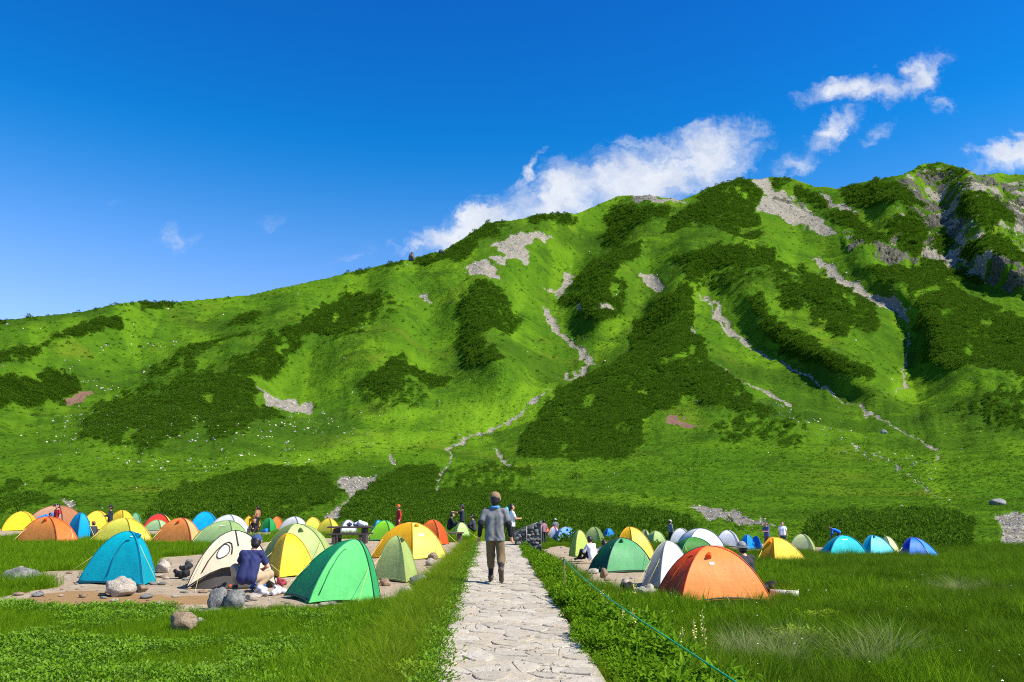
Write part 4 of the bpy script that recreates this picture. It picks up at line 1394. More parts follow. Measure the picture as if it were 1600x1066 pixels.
def blob(prims, h, k=.03, wrinkle=0.0, cut=None, seed=0):
    """one smooth skin over tapered limbs. prim: (p0, p1, r0, r1) in metres"""
    P0 = np.array([p[0] for p in prims], float)
    P1 = np.array([p[1] for p in prims], float)
    rm = max(max(p[2], p[3]) for p in prims)
    lo = np.minimum(P0, P1).min(0) - rm - 3 * h
    hi = np.maximum(P0, P1).max(0) + rm + 3 * h
    n = np.ceil((hi - lo) / h).astype(int) + 1
    ax = [lo[i] + h * np.arange(n[i]) for i in range(3)]
    X, Y, Z = np.meshgrid(*ax, indexing='ij')
    Dv = None
    for p0, p1, (_, _, r0, r1, *fl) in zip(P0, P1, prims):
        v = p1 - p0
        L = v @ v + 1e-12
        t = np.clip(((X - p0[0]) * v[0] + (Y - p0[1]) * v[1] + (Z - p0[2]) * v[2]) / L, 0, 1)
        fx = fl[0] if fl else (1, 1, 1)
        d = np.sqrt(((X - p0[0] - t * v[0]) / fx[0]) ** 2 + ((Y - p0[1] - t * v[1]) / fx[1]) ** 2 + ((Z - p0[2] - t * v[2]) / fx[2]) ** 2) - (r0 + (r1 - r0) * t)
        if Dv is None:
            Dv = d
        else:
            hh_ = np.clip(.5 + .5 * (Dv - d) / k, 0, 1)
            Dv = Dv * (1 - hh_) + d * hh_ - k * hh_ * (1 - hh_)
    if wrinkle:
        Dv = Dv + wrinkle * (np.sin(X * 27 + Z * 9 + 3 * np.sin(Z * 8 + seed)) * np.sin(Z * 14 + 4 * np.sin(X * 9 + Y * 7 + seed)) + .5 * np.sin(Z * 31 - X * 38 + 2 * np.sin(Z * 11) + seed))
    if cut is not None:
        for (pt, nr) in cut:
            Dv = np.maximum(Dv, (X - pt[0]) * nr[0] + (Y - pt[1]) * nr[1] + (Z - pt[2]) * nr[2])
    V, F = surface_nets(Dv, lo, h)
    return mesh_np('figure', V, quads=F)


SKIN = plain('skin', (196, 142, 112), .6, var=.06)
HAIR = plain('dark_hair', (28, 22, 20), .5)
M_EYE = plain('eye', (30, 24, 22), .3)
_clo = {}


def cloth(rgb):
    if rgb not in _clo:
        _clo[rgb] = plain('cloth_%d_%d_%d' % rgb, rgb, .85, var=.12, scale=9)
    return _clo[rgb]


def pose(kind):
    J = dict(hip=(0, 0, .93), chest=(0, 0, 1.27), neck=(0, .0, 1.46), head=(0, .02, 1.615), shL=(-.19, 0, 1.385), shR=(.19, 0, 1.385), elL=(-.255, -.02, 1.13), elR=(.255, -.02, 1.13), wrL=(-.275, .05, .89), wrR=(.275, .05, .89),
             kL=(-.11, .02, .50), kR=(.11, .02, .50), anL=(-.12, -.03, .085), anR=(.12, -.03, .085), toL=(-.14, .14, .035), toR=(.14, .14, .035))
    if kind == 'walk':
        J.update(kL=(-.085, .10, .50), anL=(-.085, .16, .09), toL=(-.10, .33, .04), kR=(.125, -.02, .485), anR=(.14, -.33, .25), toR=(.145, -.20, .07), elL=(-.275, -.06, 1.14), wrL=(-.315, .06, .90), elR=(.275, -.03, 1.13), wrR=(.315, .08, .89), hip=(0, 0, .92))
    elif kind == 'squat':
        J.update(hip=(0, -.08, .30), chest=(.03, .02, .62), neck=(.05, .10, .83), head=(.09, .15, .985), shL=(-.15, .06, .77), shR=(.22, .06, .77), elL=(-.24, .26, .55), elR=(.34, .12, .50), wrL=(-.10, .44, .46), wrR=(.24, .32, .44),
                 kL=(-.33, .24, .46), kR=(.38, .20, .34), anL=(-.26, .06, .10), anR=(.20, .0, .10), toL=(-.30, .22, .04), toR=(.26, .16, .04))
    elif kind == 'sit':
        J.update(hip=(0, 0, .12), chest=(0, .04, .46), neck=(0, .10, .66), head=(0, .16, .80), shL=(-.18, .08, .60), shR=(.18, .08, .60), elL=(-.26, .2, .36), elR=(.26, .2, .36), wrL=(-.08, .36, .30), wrR=(.08, .36, .30),
                 kL=(-.2, .40, .36), kR=(.2, .40, .36), anL=(-.14, .62, .08), anR=(.14, .62, .08), toL=(-.16, .8, .04), toR=(.16, .8, .04))
    elif kind == 'bend':
        J.update(chest=(0, .28, 1.08), neck=(0, .44, 1.16), head=(0, .58, 1.18), shL=(-.18, .40, 1.13), shR=(.18, .40, 1.13), elL=(-.22, .46, .84), elR=(.22, .46, .84), wrL=(-.14, .56, .60), wrR=(.14, .56, .60))
    elif kind == 'reach':
        J.update(elL=(-.26, .22, 1.30), wrL=(-.22, .46, 1.34), elR=(.30, -.02, 1.15), wrR=(.22, .20, 1.06))
    elif kind == 'carry':
        J.update(elL=(-.24, .10, 1.14), wrL=(-.12, .30, 1.14), elR=(.24, .10, 1.14), wrR=(.12, .30, 1.14))
    return {k_: np.array(v) for k_, v in J.items()}


def person(label, px, py, kind, facing=0.0, depth=None, size=1.0, shirt=(60, 60, 70), trousers=(60, 56, 52), shoes=(40, 36, 34), hat=None, h=.026, sleeve='short', gloves=None, under=None, bare=False, gaiters=None, extra=None, skin=SKIN, short_legs=False, lift=0.0, onpath=False):
    if onpath:
        q0 = z0pt(px, py)
        g = np.array([q0[0], q0[1], .012])
    elif depth:
        d = ray(px, py)
        t_ = depth / d[1]
        g = np.array([d[0] * t_, depth, float(zg(d[0] * t_, depth))])
    else:
        g = gpt(px, py)
    J = pose(kind)
    root = empty('person', (g[0], g[1], g[2] + lift), R(facing))
    root.scale = (size,) * 3
    tag(root, label, 'person')
    FOOT.append((g[0], g[1], .25))
    fine = h < .016
    up = J['neck'] - J['hip']
    up = up / np.linalg.norm(up)
    hd = J['head']
    fwd = np.array([0, 1, 0]) if kind != 'bend' else np.array([0, .7, -.7])
    # the body: one skin
    pr = [(hd + up * .02, hd - up * .03 + fwd * .015, .098, .088), (J['neck'] - up * .04, hd - up * .06, .056, .052), (hd - up * .09 + fwd * .055, hd - up * .07 + fwd * .04, .05, .055),
          (hd + fwd * .10 - up * .02, hd + fwd * .118 - up * .04, .012, .016), (hd + np.array([-.098, 0, -.015]), hd + np.array([-.102, -.01, .02]), .016, .02), (hd + np.array([.098, 0, -.015]), hd + np.array([.102, -.01, .02]), .016, .02),
          (J['hip'], J['chest'], .092, .088), (J['chest'], J['neck'] - up * .06, .088, .062), (J['shL'], J['neck'] - up * .06, .05, .05), (J['shR'], J['neck'] - up * .06, .05, .05)]
    if bare:
        pr += [(J['hip'] + np.array([sx_, 0, .05]), J['chest'] + np.array([sx_ * 1.3, 0, 0]), .10, .105) for sx_ in (-.055, .055)]
    for s in 'LR':
        sg = -1 if s == 'L' else 1
        hipj = J['hip'] + np.array([sg * .09, 0, -.02])
        pr += [(J['sh' + s], J['el' + s], .054, .042), (J['el' + s], J['wr' + s], .042, .027), (hipj, J['k' + s], .085, .056), (J['k' + s], J['an' + s], .055, .038), (J['an' + s], J['to' + s], .04, .032)]
        fd = J['wr' + s] - J['el' + s]
        fd = fd / np.linalg.norm(fd)
        sd_ = np.cross(fd, [0, 0, 1.0]) if abs(fd[2]) < .8 else np.cross(fd, [1.0, 0, 0])
        sd_ = sd_ / np.linalg.norm(sd_)
        curl = np.cross(sd_, fd) * sg
        w = J['wr' + s]
        pc = w + fd * .055
        pr.append((w + fd * .02, w + fd * .085, .030, .036, ))
        for q_, ln in ((-.030, .055), (-.010, .07), (.010, .066), (.029, .05)):
            b0 = w + fd * .085 + sd_ * q_
            b1 = b0 + fd * ln * .55 + curl * .010
            b2 = b1 + fd * ln * .4 + curl * .026
            pr += [(b0, b1, .0095, .009), (b1, b2, .009, .008)]
        tb = w + fd * .035 - sd_ * .03
        pr += [(tb, tb + fd * .035 - sd_ * .022 + curl * .012, .012, .0105), (tb + fd * .035 - sd_ * .022 + curl * .012, tb + fd * .065 - sd_ * .02 + curl * .025, .0105, .009)]
    add_obj('body', blob(pr, h, .022 if fine else .03), skin, root)
    hc = h if fine else h * 1.0
    cl = []
    if not bare:
        side = J['shR'] - J['shL']
        side = side / np.linalg.norm(side)
        upright = kind in ('stand', 'walk', 'reach', 'carry')
        low = J['hip'] - up * (.10 if upright else .0)
        a = []
        for sg in (-1, 1):
            a += [(low + side * sg * .07, J['chest'] + side * sg * .072, .138, .118), (J['chest'] + side * sg * .072, J['neck'] - up * .11 + side * sg * .04, .118, .082)]
        a += [(J['shL'] - up * .02, J['neck'] - up * .06, .066, .06), (J['neck'] - up * .06, J['shR'] - up * .02, .06, .066)]
        e = .68 if sleeve == 'short' else 1.0
        for s in 'LR':
            a.append((J['sh' + s], J['sh' + s] + (J['el' + s] - J['sh' + s]) * e, .060, .070))
            if sleeve == 'long':
                a.append((J['el' + s], J['el' + s] + (J['wr' + s] - J['el' + s]) * .93, .06, .043))
        cuts = []
        if upright:
            cuts.append((low - up * .02, -up))
        add_obj('shirt', blob(a, hc, .03, .0055 if fine else .004, cut=cuts), cloth(shirt), root)
        if under:
            for s in 'LR':
                add_obj('sleeve', blob([(J['sh' + s] + (J['el' + s] - J['sh' + s]) * .5, J['el' + s], .062, .056), (J['el' + s], J['el' + s] + (J['wr' + s] - J['el' + s]) * .95, .056, .042)], hc, .03, .004), cloth(under), root)
    a = [(J['hip'] - np.array([.055, 0, -.02]), J['hip'] + np.array([.055, 0, .02]), .116, .116)]
    for s in 'LR':
        sg = -1 if s == 'L' else 1
        hipj = J['hip'] + np.array([sg * .09, 0, -.02])
        e = .45 if gaiters else (.1 if short_legs else .9)
        a += [(hipj, J['k' + s], .102, .082), (J['k' + s], J['k' + s] + (J['an' + s] - J['k' + s]) * e, .085, .074 if gaiters else .06)]
    add_obj('trousers', blob(a, hc, .035, .0035 if fine else .003, seed=2), cloth(trousers), root)
    for s in 'LR':
        an, to, kn = J['an' + s], J['to' + s], J['k' + s]
        if gaiters:
            add_obj('gaiter', blob([(kn + (an - kn) * .40, an, .060, .050)], hc, .02, .003), cloth(gaiters), root)
        legd = (kn - an) / np.linalg.norm(kn - an)
        fo = (to - an) / np.linalg.norm(to - an)
        b = [(an + legd * .04, an, .05, .052), (an, to, .052, .046), (to, to + fo * .03, .046, .040), (an - fo * .04 - legd * .02, an, .05, .05)]
        add_obj('boot', blob(b, hc, .02), cloth(shoes), root)
    if hat:
        kind_h, rgb = hat
        if kind_h == 'hair':
            add_obj('hair', blob([(hd + up * .035 - fwd * .02, hd - up * .01 - fwd * .03, .105, .102)], min(h, .018), .02, cut=[(hd - up * .05 + fwd * .06, fwd * .8 - up * .6)]), HAIR, root)
        else:
            add_obj('hair', blob([(hd + up * .01 - fwd * .02, hd - up * .04 - fwd * .03, .103, .092)], min(h, .018), .02, cut=[(hd - up * .04 + fwd * .045, fwd * .8 - up * .6)]), HAIR, root)
            cp_ = add_obj('cap', blob([(hd + up * .045, hd + up * .04, .112, .114)], min(h, .018), .02, cut=[(hd + up * .01, -up)]), cloth(rgb), root)
            br = [(hd + up * .03 + fwd * .09, hd + up * .02 + fwd * .165, .055, .045, (1.25, 1, .28))] if kind_h == 'cap' else [(hd + up * .02, hd + up * .021, .17, .17, (1, 1, .12))]
            add_obj('cap_brim', blob(br, min(h, .012), .02), cloth(rgb), cp_)
    else:
        add_obj('hair', blob([(hd + up * .035 - fwd * .02, hd - up * .01 - fwd * .03, .105, .102)], min(h, .018), .02, cut=[(hd - up * .05 + fwd * .06, fwd * .8 - up * .6)]), HAIR, root)
    if fine:
        for sx in (-.035, .035):
            add_obj('eye', blob([(hd + fwd * .092 + np.array([sx, 0, .012]), hd + fwd * .092 + np.array([sx, .001, .012]), .012, .012)], .005, .005), M_EYE, root)
    if extra:
        extra(root, J, up, fwd, hc)
    return root, J, g


def scarf(root, J, up, fwd, h):
    n_ = J['neck']
    pts = [n_ + np.array([.075 * math.cos(a), .075 * math.sin(a), .0]) for a in np.linspace(0, 6.283, 13)]
    add_obj('neck_towel', blob([(pts[i], pts[i + 1], .026, .026) for i in range(12)], .01, .01, .003), cloth((70, 140, 190)), root)


def pack(rgb):
    def f(root, J, up, fwd, h):
        c = (J['chest'] + J['neck']) / 2 - fwd * .22
        o = add_obj('backpack', blob([(c - up * .30, c + up * .10, .13, .12, (1.1, .75, 1)), (c + up * .16, c + up * .2, .10, .08, (1.3, .8, .7)), (c - up * .28 - fwd * .06, c - up * .14 - fwd * .06, .07, .07)], .016, .03), cloth(rgb), root)
        for sx in (-.1, .1):
            s0 = J['chest'] + np.array([sx, 0, 0])
            pts = [c + np.array([sx, .06, .14]), J['neck'] + np.array([sx, -.02, -.01]), J['neck'] + np.array([sx, .10, -.09]), J['chest'] + np.array([sx, .17, .0]), J['chest'] + np.array([sx * 1.4, .05, -.15])]
            add_obj('pack_strap', tube_mesh('pack_strap', pts, .018, 6), M_BLACK, o)
    return f


GREYT, KHAKI, BLACKC, NAVY = (112, 112, 112), (108, 88, 58), (20, 20, 24), (34, 42, 88)
person('man in grey shirt and khaki trousers walking up the stone path', 773, 911, 'walk', -2, onpath=True, shirt=GREYT, trousers=KHAKI, shoes=(84, 70, 56), hat=('cap', (140, 108, 74)), h=.0105, under=BLACKC, gaiters=BLACKC, extra=scarf)
person('person in navy shirt and cap crouching at the beige tent', 386, 926, 'squat', 4, shirt=NAVY, trousers=(176, 150, 116), shoes=(52, 46, 40), hat=('cap', (52, 70, 116)), h=.0125)
person('walker with light blue backpack further up the path', 799, 850, 'carry', -70, depth=34, shirt=(214, 218, 222), trousers=BLACKC, hat=('hair', None), extra=pack((84, 172, 196)), size=1.0)
person('person in red shirt standing behind the leftmost orange dome', 86, 834, 'stand', 150, depth=47, shirt=(170, 26, 34), trousers=(40, 40, 46), hat=('hair', None))
person('person in blue shirt bending over before the tan tent', 60, 834, 'bend', -70, depth=50, shirt=(36, 120, 204), trousers=(150, 132, 104), hat=('cap', (60, 110, 180)))
person('dark-clothed person in cap standing behind the wide yellow dome', 170, 836, 'carry', 110, depth=47, shirt=(26, 30, 44), trousers=(24, 24, 30), hat=('cap', (24, 28, 40)), sleeve='long')
person('person in pale pink top sitting between the orange and yellow domes', 134, 845, 'sit', -150, depth=41.5, shirt=(226, 204, 226), trousers=(40, 40, 48), sleeve='long')
person('person in dark jacket and red cap squatting beside the pink top', 144, 845, 'squat', 60, depth=41, size=.8, shirt=(40, 46, 56), trousers=(30, 32, 38), hat=('cap', (176, 48, 40)), sleeve='long')
person('bare-chested man in black trousers standing behind the sage dome', 401, 830, 'stand', 70, depth=55, bare=True, trousers=(24, 24, 28), hat=('hair', None), skin=plain('tanned_skin', (158, 104, 76), .6, var=.06))
person('person in black sitting in front of the amber tent', 398, 833, 'sit', 180, depth=52, shirt=(24, 24, 28), trousers=(28, 28, 32), sleeve='long')
person('person all in red with orange cap beside the lime green tent', 622, 838, 'stand', 120, depth=49, shirt=(188, 40, 26), trousers=(146, 40, 36), hat=('cap', (228, 98, 34)), sleeve='long')
person('person in black shirt reaching out near the low bench', 722, 838, 'reach', 80, depth=46, shirt=(30, 34, 46), trousers=(34, 32, 34), hat=('cap', (54, 56, 60)))
person('person in black seated on the low bench, arms forward', 702, 838, 'sit', -80, depth=44.5, shirt=(22, 22, 28), trousers=(30, 30, 36), sleeve='long', lift=.38)
person('person in black and white seated close to the walking man', 741, 838, 'sit', 80, depth=45.5, shirt=(52, 52, 60), trousers=(26, 26, 30), sleeve='long', lift=.3)
person('person in dusty pink top standing at the end of the stone wall', 850, 846, 'stand', 30, depth=63, shirt=(146, 98, 110), trousers=(50, 48, 56), hat=('hair', None))
person('person in grey standing behind the small white tent', 868, 846, 'stand', 0, depth=72, shirt=(120, 120, 124), trousers=(50, 48, 56), hat=('cap', (180, 180, 176)))
person('person in white shirt sitting with back turned by the lime tent', 926, 872, 'sit', 40, depth=36, shirt=(226, 226, 234), trousers=(26, 26, 30), sleeve='long', lift=.12, size=1.12)
person('second person in white shirt sitting close to the dark green tent', 940, 872, 'sit', -60, depth=36.6, shirt=(206, 208, 220), trousers=(26, 26, 30), sleeve='long', lift=.0, size=1.05)
person('far figure in grey with pale hat beside the pinkish white tent', 1048, 846, 'stand', -60, depth=64, shirt=(110, 112, 124), trousers=(30, 30, 38), hat=('cap', (190, 190, 194)), sleeve='long')
person('person in grey sun hat sitting behind the big orange dome', 1168, 896, 'sit', 20, depth=20.5, shirt=(44, 42, 46), trousers=(36, 36, 40), hat=('brim', (128, 128, 122)), sleeve='long', h=.02, size=1.1)
person('person in slate blue shirt standing by the golden yellow tent', 1199, 852, 'carry', 120, depth=54, shirt=(74, 80, 124), trousers=(120, 76, 66), hat=('hair', None))
person('person in white shirt standing behind the golden yellow tent', 1224, 852, 'stand', 160, depth=57, shirt=(226, 226, 230), trousers=(64, 64, 78), hat=('hair', None))
person('person in bright blue jacket bending behind the wide teal dome', 1312, 850, 'bend', 60, depth=60, shirt=(20, 112, 202), trousers=(40, 44, 60), hat=('cap', (120, 90, 80)), sleeve='long')

# ================================================================== STONES, TABLES, WALL, GEAR
def rock_mesh(seed, sub=3, flat=.75, rough=.17, cuts=13):
    bm = bmesh.new()
    bmesh.ops.create_icosphere(bm, subdivisions=sub, radius=1.0)
    r_ = np.random.RandomState(seed)
    co_ = np.array([v.co[:] for v in bm.verts])
    for _ in range(cuts):
        n_ = r_.normal(size=3)
        n_ /= np.linalg.norm(n_)
        c_ = r_.uniform(.62, .92)
        d_ = co_ @ n_ - c_
        co_ -= np.where(d_ > 0, d_ * .92, 0)[:, None] * n_
    nrm = co_ / np.linalg.norm(co_, axis=1)[:, None]
    nz_ = fbm(nrm[:, 0] * 1.7 + seed, nrm[:, 1] * 1.7 + nrm[:, 2] * 1.3, 4, seed % 50)
    co_ = co_ + nrm * (rough * nz_)[:, None]
    co_[:, 2] *= flat
    for v, c_ in zip(bm.verts, co_):
        v.co = c_
    me_ = bpy.data.meshes.new('rock')
    bm.to_mesh(me_)
    bm.free()
    return me_


def rock_mat(name, c0, c1, c2):
    t = NT(name)
    co = t.coord()
    c = t.mix(t.ramp(t.noise(co, 1.6, 5, .6), .35, .65), c0, c1)
    c = t.mix(t.ramp(t.noise(co, 5.0, 6, .7), .52, .68), c, c2)
    c = t.mix(t.ramp(t.noise(co, 22, 4, .7), .6, .75), c, tuple(x * .35 for x in c2[:3]) + (1,))
    t.link(c, 'Base Color')
    t.set(Roughness=.9)
    t.b.inputs['Specular IOR Level'].default_value = .2
    t.bump(t.math('ADD', t.noise(co, 4, 6, .7), t.math('MULTIPLY', t.noise(co, 18, 4), .4)), .7, .12)
    return t.m


R_PALE = rock_mat('pale_rock', (.50, .43, .33, 1), (.60, .53, .43, 1), (.40, .29, .19, 1))
R_GREY = rock_mat('grey_rock', (.19, .185, .17, 1), (.34, .33, .29, 1), (.08, .08, .078, 1))
R_TAN = rock_mat('tan_rock', (.33, .22, .125, 1), (.44, .33, .22, 1), (.17, .10, .055, 1))
R_DARK = rock_mat('dark_rock', (.07, .07, .075, 1), (.14, .14, .14, 1), (.04, .04, .04, 1))


R_WALL = rock_mat('wall_stone', (.12, .118, .11, 1), (.20, .195, .18, 1), (.08, .08, .078, 1))


def boulder(label, x0, x1, y0, y1, mat, seed, deep=.8, group=None, flat=.8, name='boulder', cat='boulder', sub=3, onto=None, z=None, depth=None):
    xc = (x0 + x1) / 2
    g = gpt(xc, y1)
    if depth:
        d = ray(xc, y1)
        g = np.array([d[0] * depth / d[1], depth, CAMZ + d[2] * depth / d[1]])
    m_ = g[1] / FPX
    w, h_ = (x1 - x0) * m_ / 2, (y1 - y0) * m_
    me_ = rock_mesh(seed, sub, 1.0)
    vs_ = np.array([v.co[:] for v in me_.vertices])
    ex = vs_.max(0) - vs_.min(0)
    o = add_obj(name, me_, mat, None)
    s = (2 * w / ex[0], 2 * w * deep / ex[1], h_ * 1.18 / ex[2])
    o.scale = s
    o.location = (g[0], g[1] + w * deep * .6, g[2] - vs_[:, 2].min() * s[2] - .15 * h_ + (z or 0))
    tag(o, label, cat, group)
    FOOT.append((o.location.x, o.location.y, w * .8))
    return o


boulder('pale cream boulder in front of the teal tent', 158, 204, 904, 933, R_PALE, 3)
boulder('grey boulder with a pebble on top at the far side of the meadow', -4, 49, 890, 912, R_GREY, 8)
boulder('small pale pebble balanced on the grey boulder', 26, 37, 885, 893, R_PALE, 12, name='pebble', cat='stone', depth=20.3)
boulder('tan boulder lying in the leafy ground cover', 262, 301, 961, 989, R_TAN, 21)
boulder('dark grey pointed boulder before the crouching person', 322, 353, 921, 953, R_GREY, 30)
boulder('mottled grey boulder leaning on the dark pointed one', 347, 379, 925, 954, R_GREY, 37)
boulder('flat pale stone beside the clothes pile', 380, 406, 928, 939, R_PALE, 41, name='stone', cat='stone')
boulder('white stone at the grass edge between the olive tent and the path', 621, 646, 917, 937, R_PALE, 44, name='stone', cat='stone')
boulder('reddish stone at the corner of the bright green tent', 592, 610, 905, 916, R_TAN, 47, name='stone', cat='stone')
boulder('grey flat stone next to the small olive tent', 640, 668, 900, 916, R_GREY, 51, name='stone', cat='stone')
boulder('pale stone between the small olive tent and the verge', 664, 686, 893, 904, R_PALE, 53, name='stone', cat='stone')
boulder('white stone in front of the amber dome', 664, 680, 873, 884, R_PALE, 57, name='stone', cat='stone')
boulder('tan stone leaning on the amber dome corner', 668, 684, 864, 875, R_TAN, 59, name='stone', cat='stone')
boulder('white oval stone lying alone before the dark green tent', 971, 986, 905, 915, R_PALE, 61, name='stone', cat='stone')
boulder('pale stone at the porch of the dark green tent', 919, 937, 889, 897, R_PALE, 64, name='stone', cat='stone')
boulder('upright tan stone holding the dark green tent line', 937, 950, 889, 904, R_TAN, 67, name='stone', cat='stone')
boulder('grey stone between the rope and the dark green tent', 888, 903, 880, 891, R_GREY, 69, name='stone', cat='stone')
boulder('pale stone at the path edge before the stone wall', 841, 857, 876, 887, R_PALE, 71, name='stone', cat='stone')
boulder('low white stone next to the path beside the herbs', 836, 849, 879, 892, R_PALE, 73, name='stone', cat='stone')
boulder('tan stone beside the teal tent corner', 212, 228, 915, 926, R_TAN, 76, name='stone', cat='stone')
boulder('small brown stone on the muddy ground before the teal tent', 122, 134, 928, 934, R_TAN, 79, name='stone', cat='stone')
boulder('mossy pale slab behind the teal tent', 240, 264, 876, 896, R_PALE, 81, name='stone', cat='stone')
boulder('white stone lying before the tan boulder', 304, 317, 966, 974, R_PALE, 84, name='stone', cat='stone')
boulder('grey stone beside the black bag of the orange dome', 986, 1008, 924, 939, R_GREY, 86, name='stone', cat='stone')
small = [rock_mesh(300 + k, 2) for k in range(6)]
for k, me_ in enumerate(small):
    me_.materials.append([R_PALE, R_GREY, R_TAN][k % 3])
    me_.polygons.foreach_set('use_smooth', np.ones(len(me_.polygons), dtype=bool))
r9 = np.random.RandomState(9)
cnt = 0
tries = 0
while cnt < 285 and tries < 9000:
    tries += 1
    if r9.rand() < .72:
        px_, py_ = r9.uniform(0, 735), 838 + 120 * r9.rand() ** .8
    else:
        px_, py_ = r9.uniform(838, 1075), r9.uniform(856, 944)
    g = gpt(px_, py_)
    if not dirt_at(np.array([g[0]]), np.array([g[1]]))[0]:
        continue
    xl, xr = path_edges(g[1])
    if xl - .2 < g[0] < xr + .2 or any(math.hypot(g[0] - f[0], g[1] - f[1]) < f[2] * 1.05 for f in FOOT):
        continue
    o = bpy.data.objects.new('small_stone', small[r9.randint(6)])
    COL.objects.link(o)
    s = .02 + .095 * r9.rand() ** 2.4
    o.scale = (s * r9.uniform(.8, 1.5), s, s * r9.uniform(.5, .85))
    o.rotation_euler = (0, 0, r9.rand() * 6.28)
    o.location = (g[0], g[1], g[2] + s * .3)
    tag(o, 'small loose stone scattered on the bare camp ground', 'stone', 'small stones on the camp ground')
    cnt += 1


def mount_pt(px, py):
    i = int(round((px - PX[0]) / STEPX))
    j = int(round((PY[0] - py) / STEPY))
    return Vector((MX[j, i], MY[j, i], MZ[j, i]))


def mount_rock(label, px, py, wpx, hpx, mat, seed, name='boulder', cat='boulder'):
    p = mount_pt(px, py)
    m_ = p.y / FPX
    o = add_obj(name, rock_mesh(seed, 3, 1), mat)
    o.scale = (wpx * m_ * .6, wpx * m_ * .5, hpx * m_ * .72)
    o.location = p + Vector((0, 0, hpx * m_ * .35))
    tag(o, label, cat)
    return o


mount_rock('lone grey boulder on the green flat below the streams', 1558, 785, 21, 10, R_GREY, 91)
mount_rock('dark rock spire standing on the skyline ridge', 643, 408, 9, 15, R_DARK, 93, 'rock_spire', 'rock')
mount_rock('dark rock knob on the ridge below the cloud', 690, 396, 9, 7, R_DARK, 95, 'rock_outcrop', 'rock')
mount_rock('brown rock in the grass below the middle spur', 1382, 681, 9, 7, R_GREY, 97)

# pale stones scattered over the slopes and scree
rock_protos = [proto('slope_stone.%03d' % k, rock_mesh(400 + k, 1, .7), R_PALE if k % 2 else R_GREY) for k in range(4)]
prob = (m_scree | scr2) * (.09 + .3 * (dist < 240)) + m_speck * (clump > .12) * .13 + gz * .0016 + m_rocky * .01
pts, dd, r = slope_points(prob * vis, 8)
n = len(pts)
sz = np.clip(dd * .0011, .12, 1.2) * (.4 + 1.3 * r.rand(n) ** 2)
scatter('slope_stones', pts, np.stack([r.rand(n), r.rand(n), r.rand(n) * 6.28], -1), np.stack([sz * 1.2, sz, sz], -1), r.randint(0, 4, n), rock_protos, 'pale loose stones strewn over the scree and slopes', 'stones')

# lone dwarf pines in the open grass
k_ = 0
LONE = [(168, 580, 9), (345, 515, 6), (54, 650, 11), (17, 676, 8), (846, 524, 7), (843, 552, 6), (957, 525, 8), (1490, 648, 20), (1520, 647, 7), (1530, 662, 12), (1553, 668, 9), (1562, 676, 14), (1365, 626, 12), (1384, 631, 5),
        (1425, 586, 14), (1458, 642, 6), (527, 602, 5), (640, 700, 10), (590, 690, 7), (515, 722, 8), (330, 710, 9), (900, 750, 22), (968, 768, 10), (1085, 728, 6), (1100, 772, 6), (1020, 760, 7), (1170, 672, 12), (1560, 500, 9)]
WHERE = {(168, 580): 'above the pale stone field', (1490, 648): 'largest of the lone ones on the open flat', (900, 750): 'broad, low, under the big spur'}
for px_, py_, wp in LONE:
    p = mount_pt(px_, py_)
    m_ = p.y / FPX
    root = empty('dwarf_pine', p - Vector((0, 0, .1)))
    tag(root, 'lone dark dwarf pine bush in open grass on the mountainside', 'shrub', 'lone dwarf pines on the slopes')
    w = wp * m_
    o = add_obj('crown', leaf_cloud(500 + k_, 170, .5, .55, .04, .17, .8, squash=.8), pine_mat, root, smooth=False)
    o.scale = (w * .95, w * .95, w * .62)
    st = tube_mesh('stem', [(0, 0, -.1 * w), (.03 * w, 0, .12 * w), (.1 * w, .03 * w, .28 * w)], .04 * w, 6, [1, .8, .5])
    add_obj('stem', st, plain('pine_bark', (70, 54, 40)) if k_ == 0 else bpy.data.materials['pine_bark'], root)
    k_ += 1

# --- picnic table
M_WOOD = plain('weathered_dark_wood', (66, 56, 50), .85, var=.35, scale=3)
M_WOOD2 = plain('brown_board', (98, 76, 64), .85, var=.3, scale=3)


def box_me(sx, sy, sz, bev=.012):
    bm = bmesh.new()
    bmesh.ops.create_cube(bm, size=1.0)
    bmesh.ops.scale(bm, vec=(sx, sy, sz), verts=bm.verts)
    bmesh.ops.bevel(bm, geom=bm.edges[:], offset=min(bev, min(sx, sy, sz) * .3), segments=1, affect='EDGES')
    me_ = bpy.data.meshes.new('board')
    bm.to_mesh(me_)
    bm.free()
    return me_


def table(label, x0, x1, ybase, h=.72, wood=M_WOOD, bench=True, rz=0.0, cat='picnic table', name='picnic_table'):
    g = gpt((x0 + x1) / 2, ybase)
    w = (x1 - x0) * g[1] / FPX
    root = empty(name, (g[0], g[1] + .6, g[2]), rz)
    tag(root, label, cat)
    FOOT.append((g[0], g[1] + .6, .9))
    for k in range(4):
        add_obj('tabletop_plank', box_me(w, .17, .06), wood, root, (0, -.27 + k * .18, h), smooth=False)
    for sx in (-1, 1):
        add_obj('leg', box_me(.22, .5, h - .04), wood, root, (sx * w * .32, 0, (h - .04) / 2 - .01), smooth=False)
    if bench:
        for sy in (-1, 1):
            add_obj('bench_plank', box_me(w * .92, .26, .06), wood, root, (-.02, sy * .62, .43), smooth=False)
            for sx in (-1, 1):
                add_obj('bench_leg', box_me(.14, .2, .40), wood, root, (sx * w * .3 - .02, sy * .62, .2), smooth=False)
    return root, g, w


_, tg, tw = table('dark weathered picnic table with benches between the tents', 509, 577, 851)
_, bgp, bw = table('low brown wooden bench between the amber dome and the verge', 686, 723, 848, h=.42, wood=M_WOOD2, bench=False, cat='bench', name='wooden_bench')

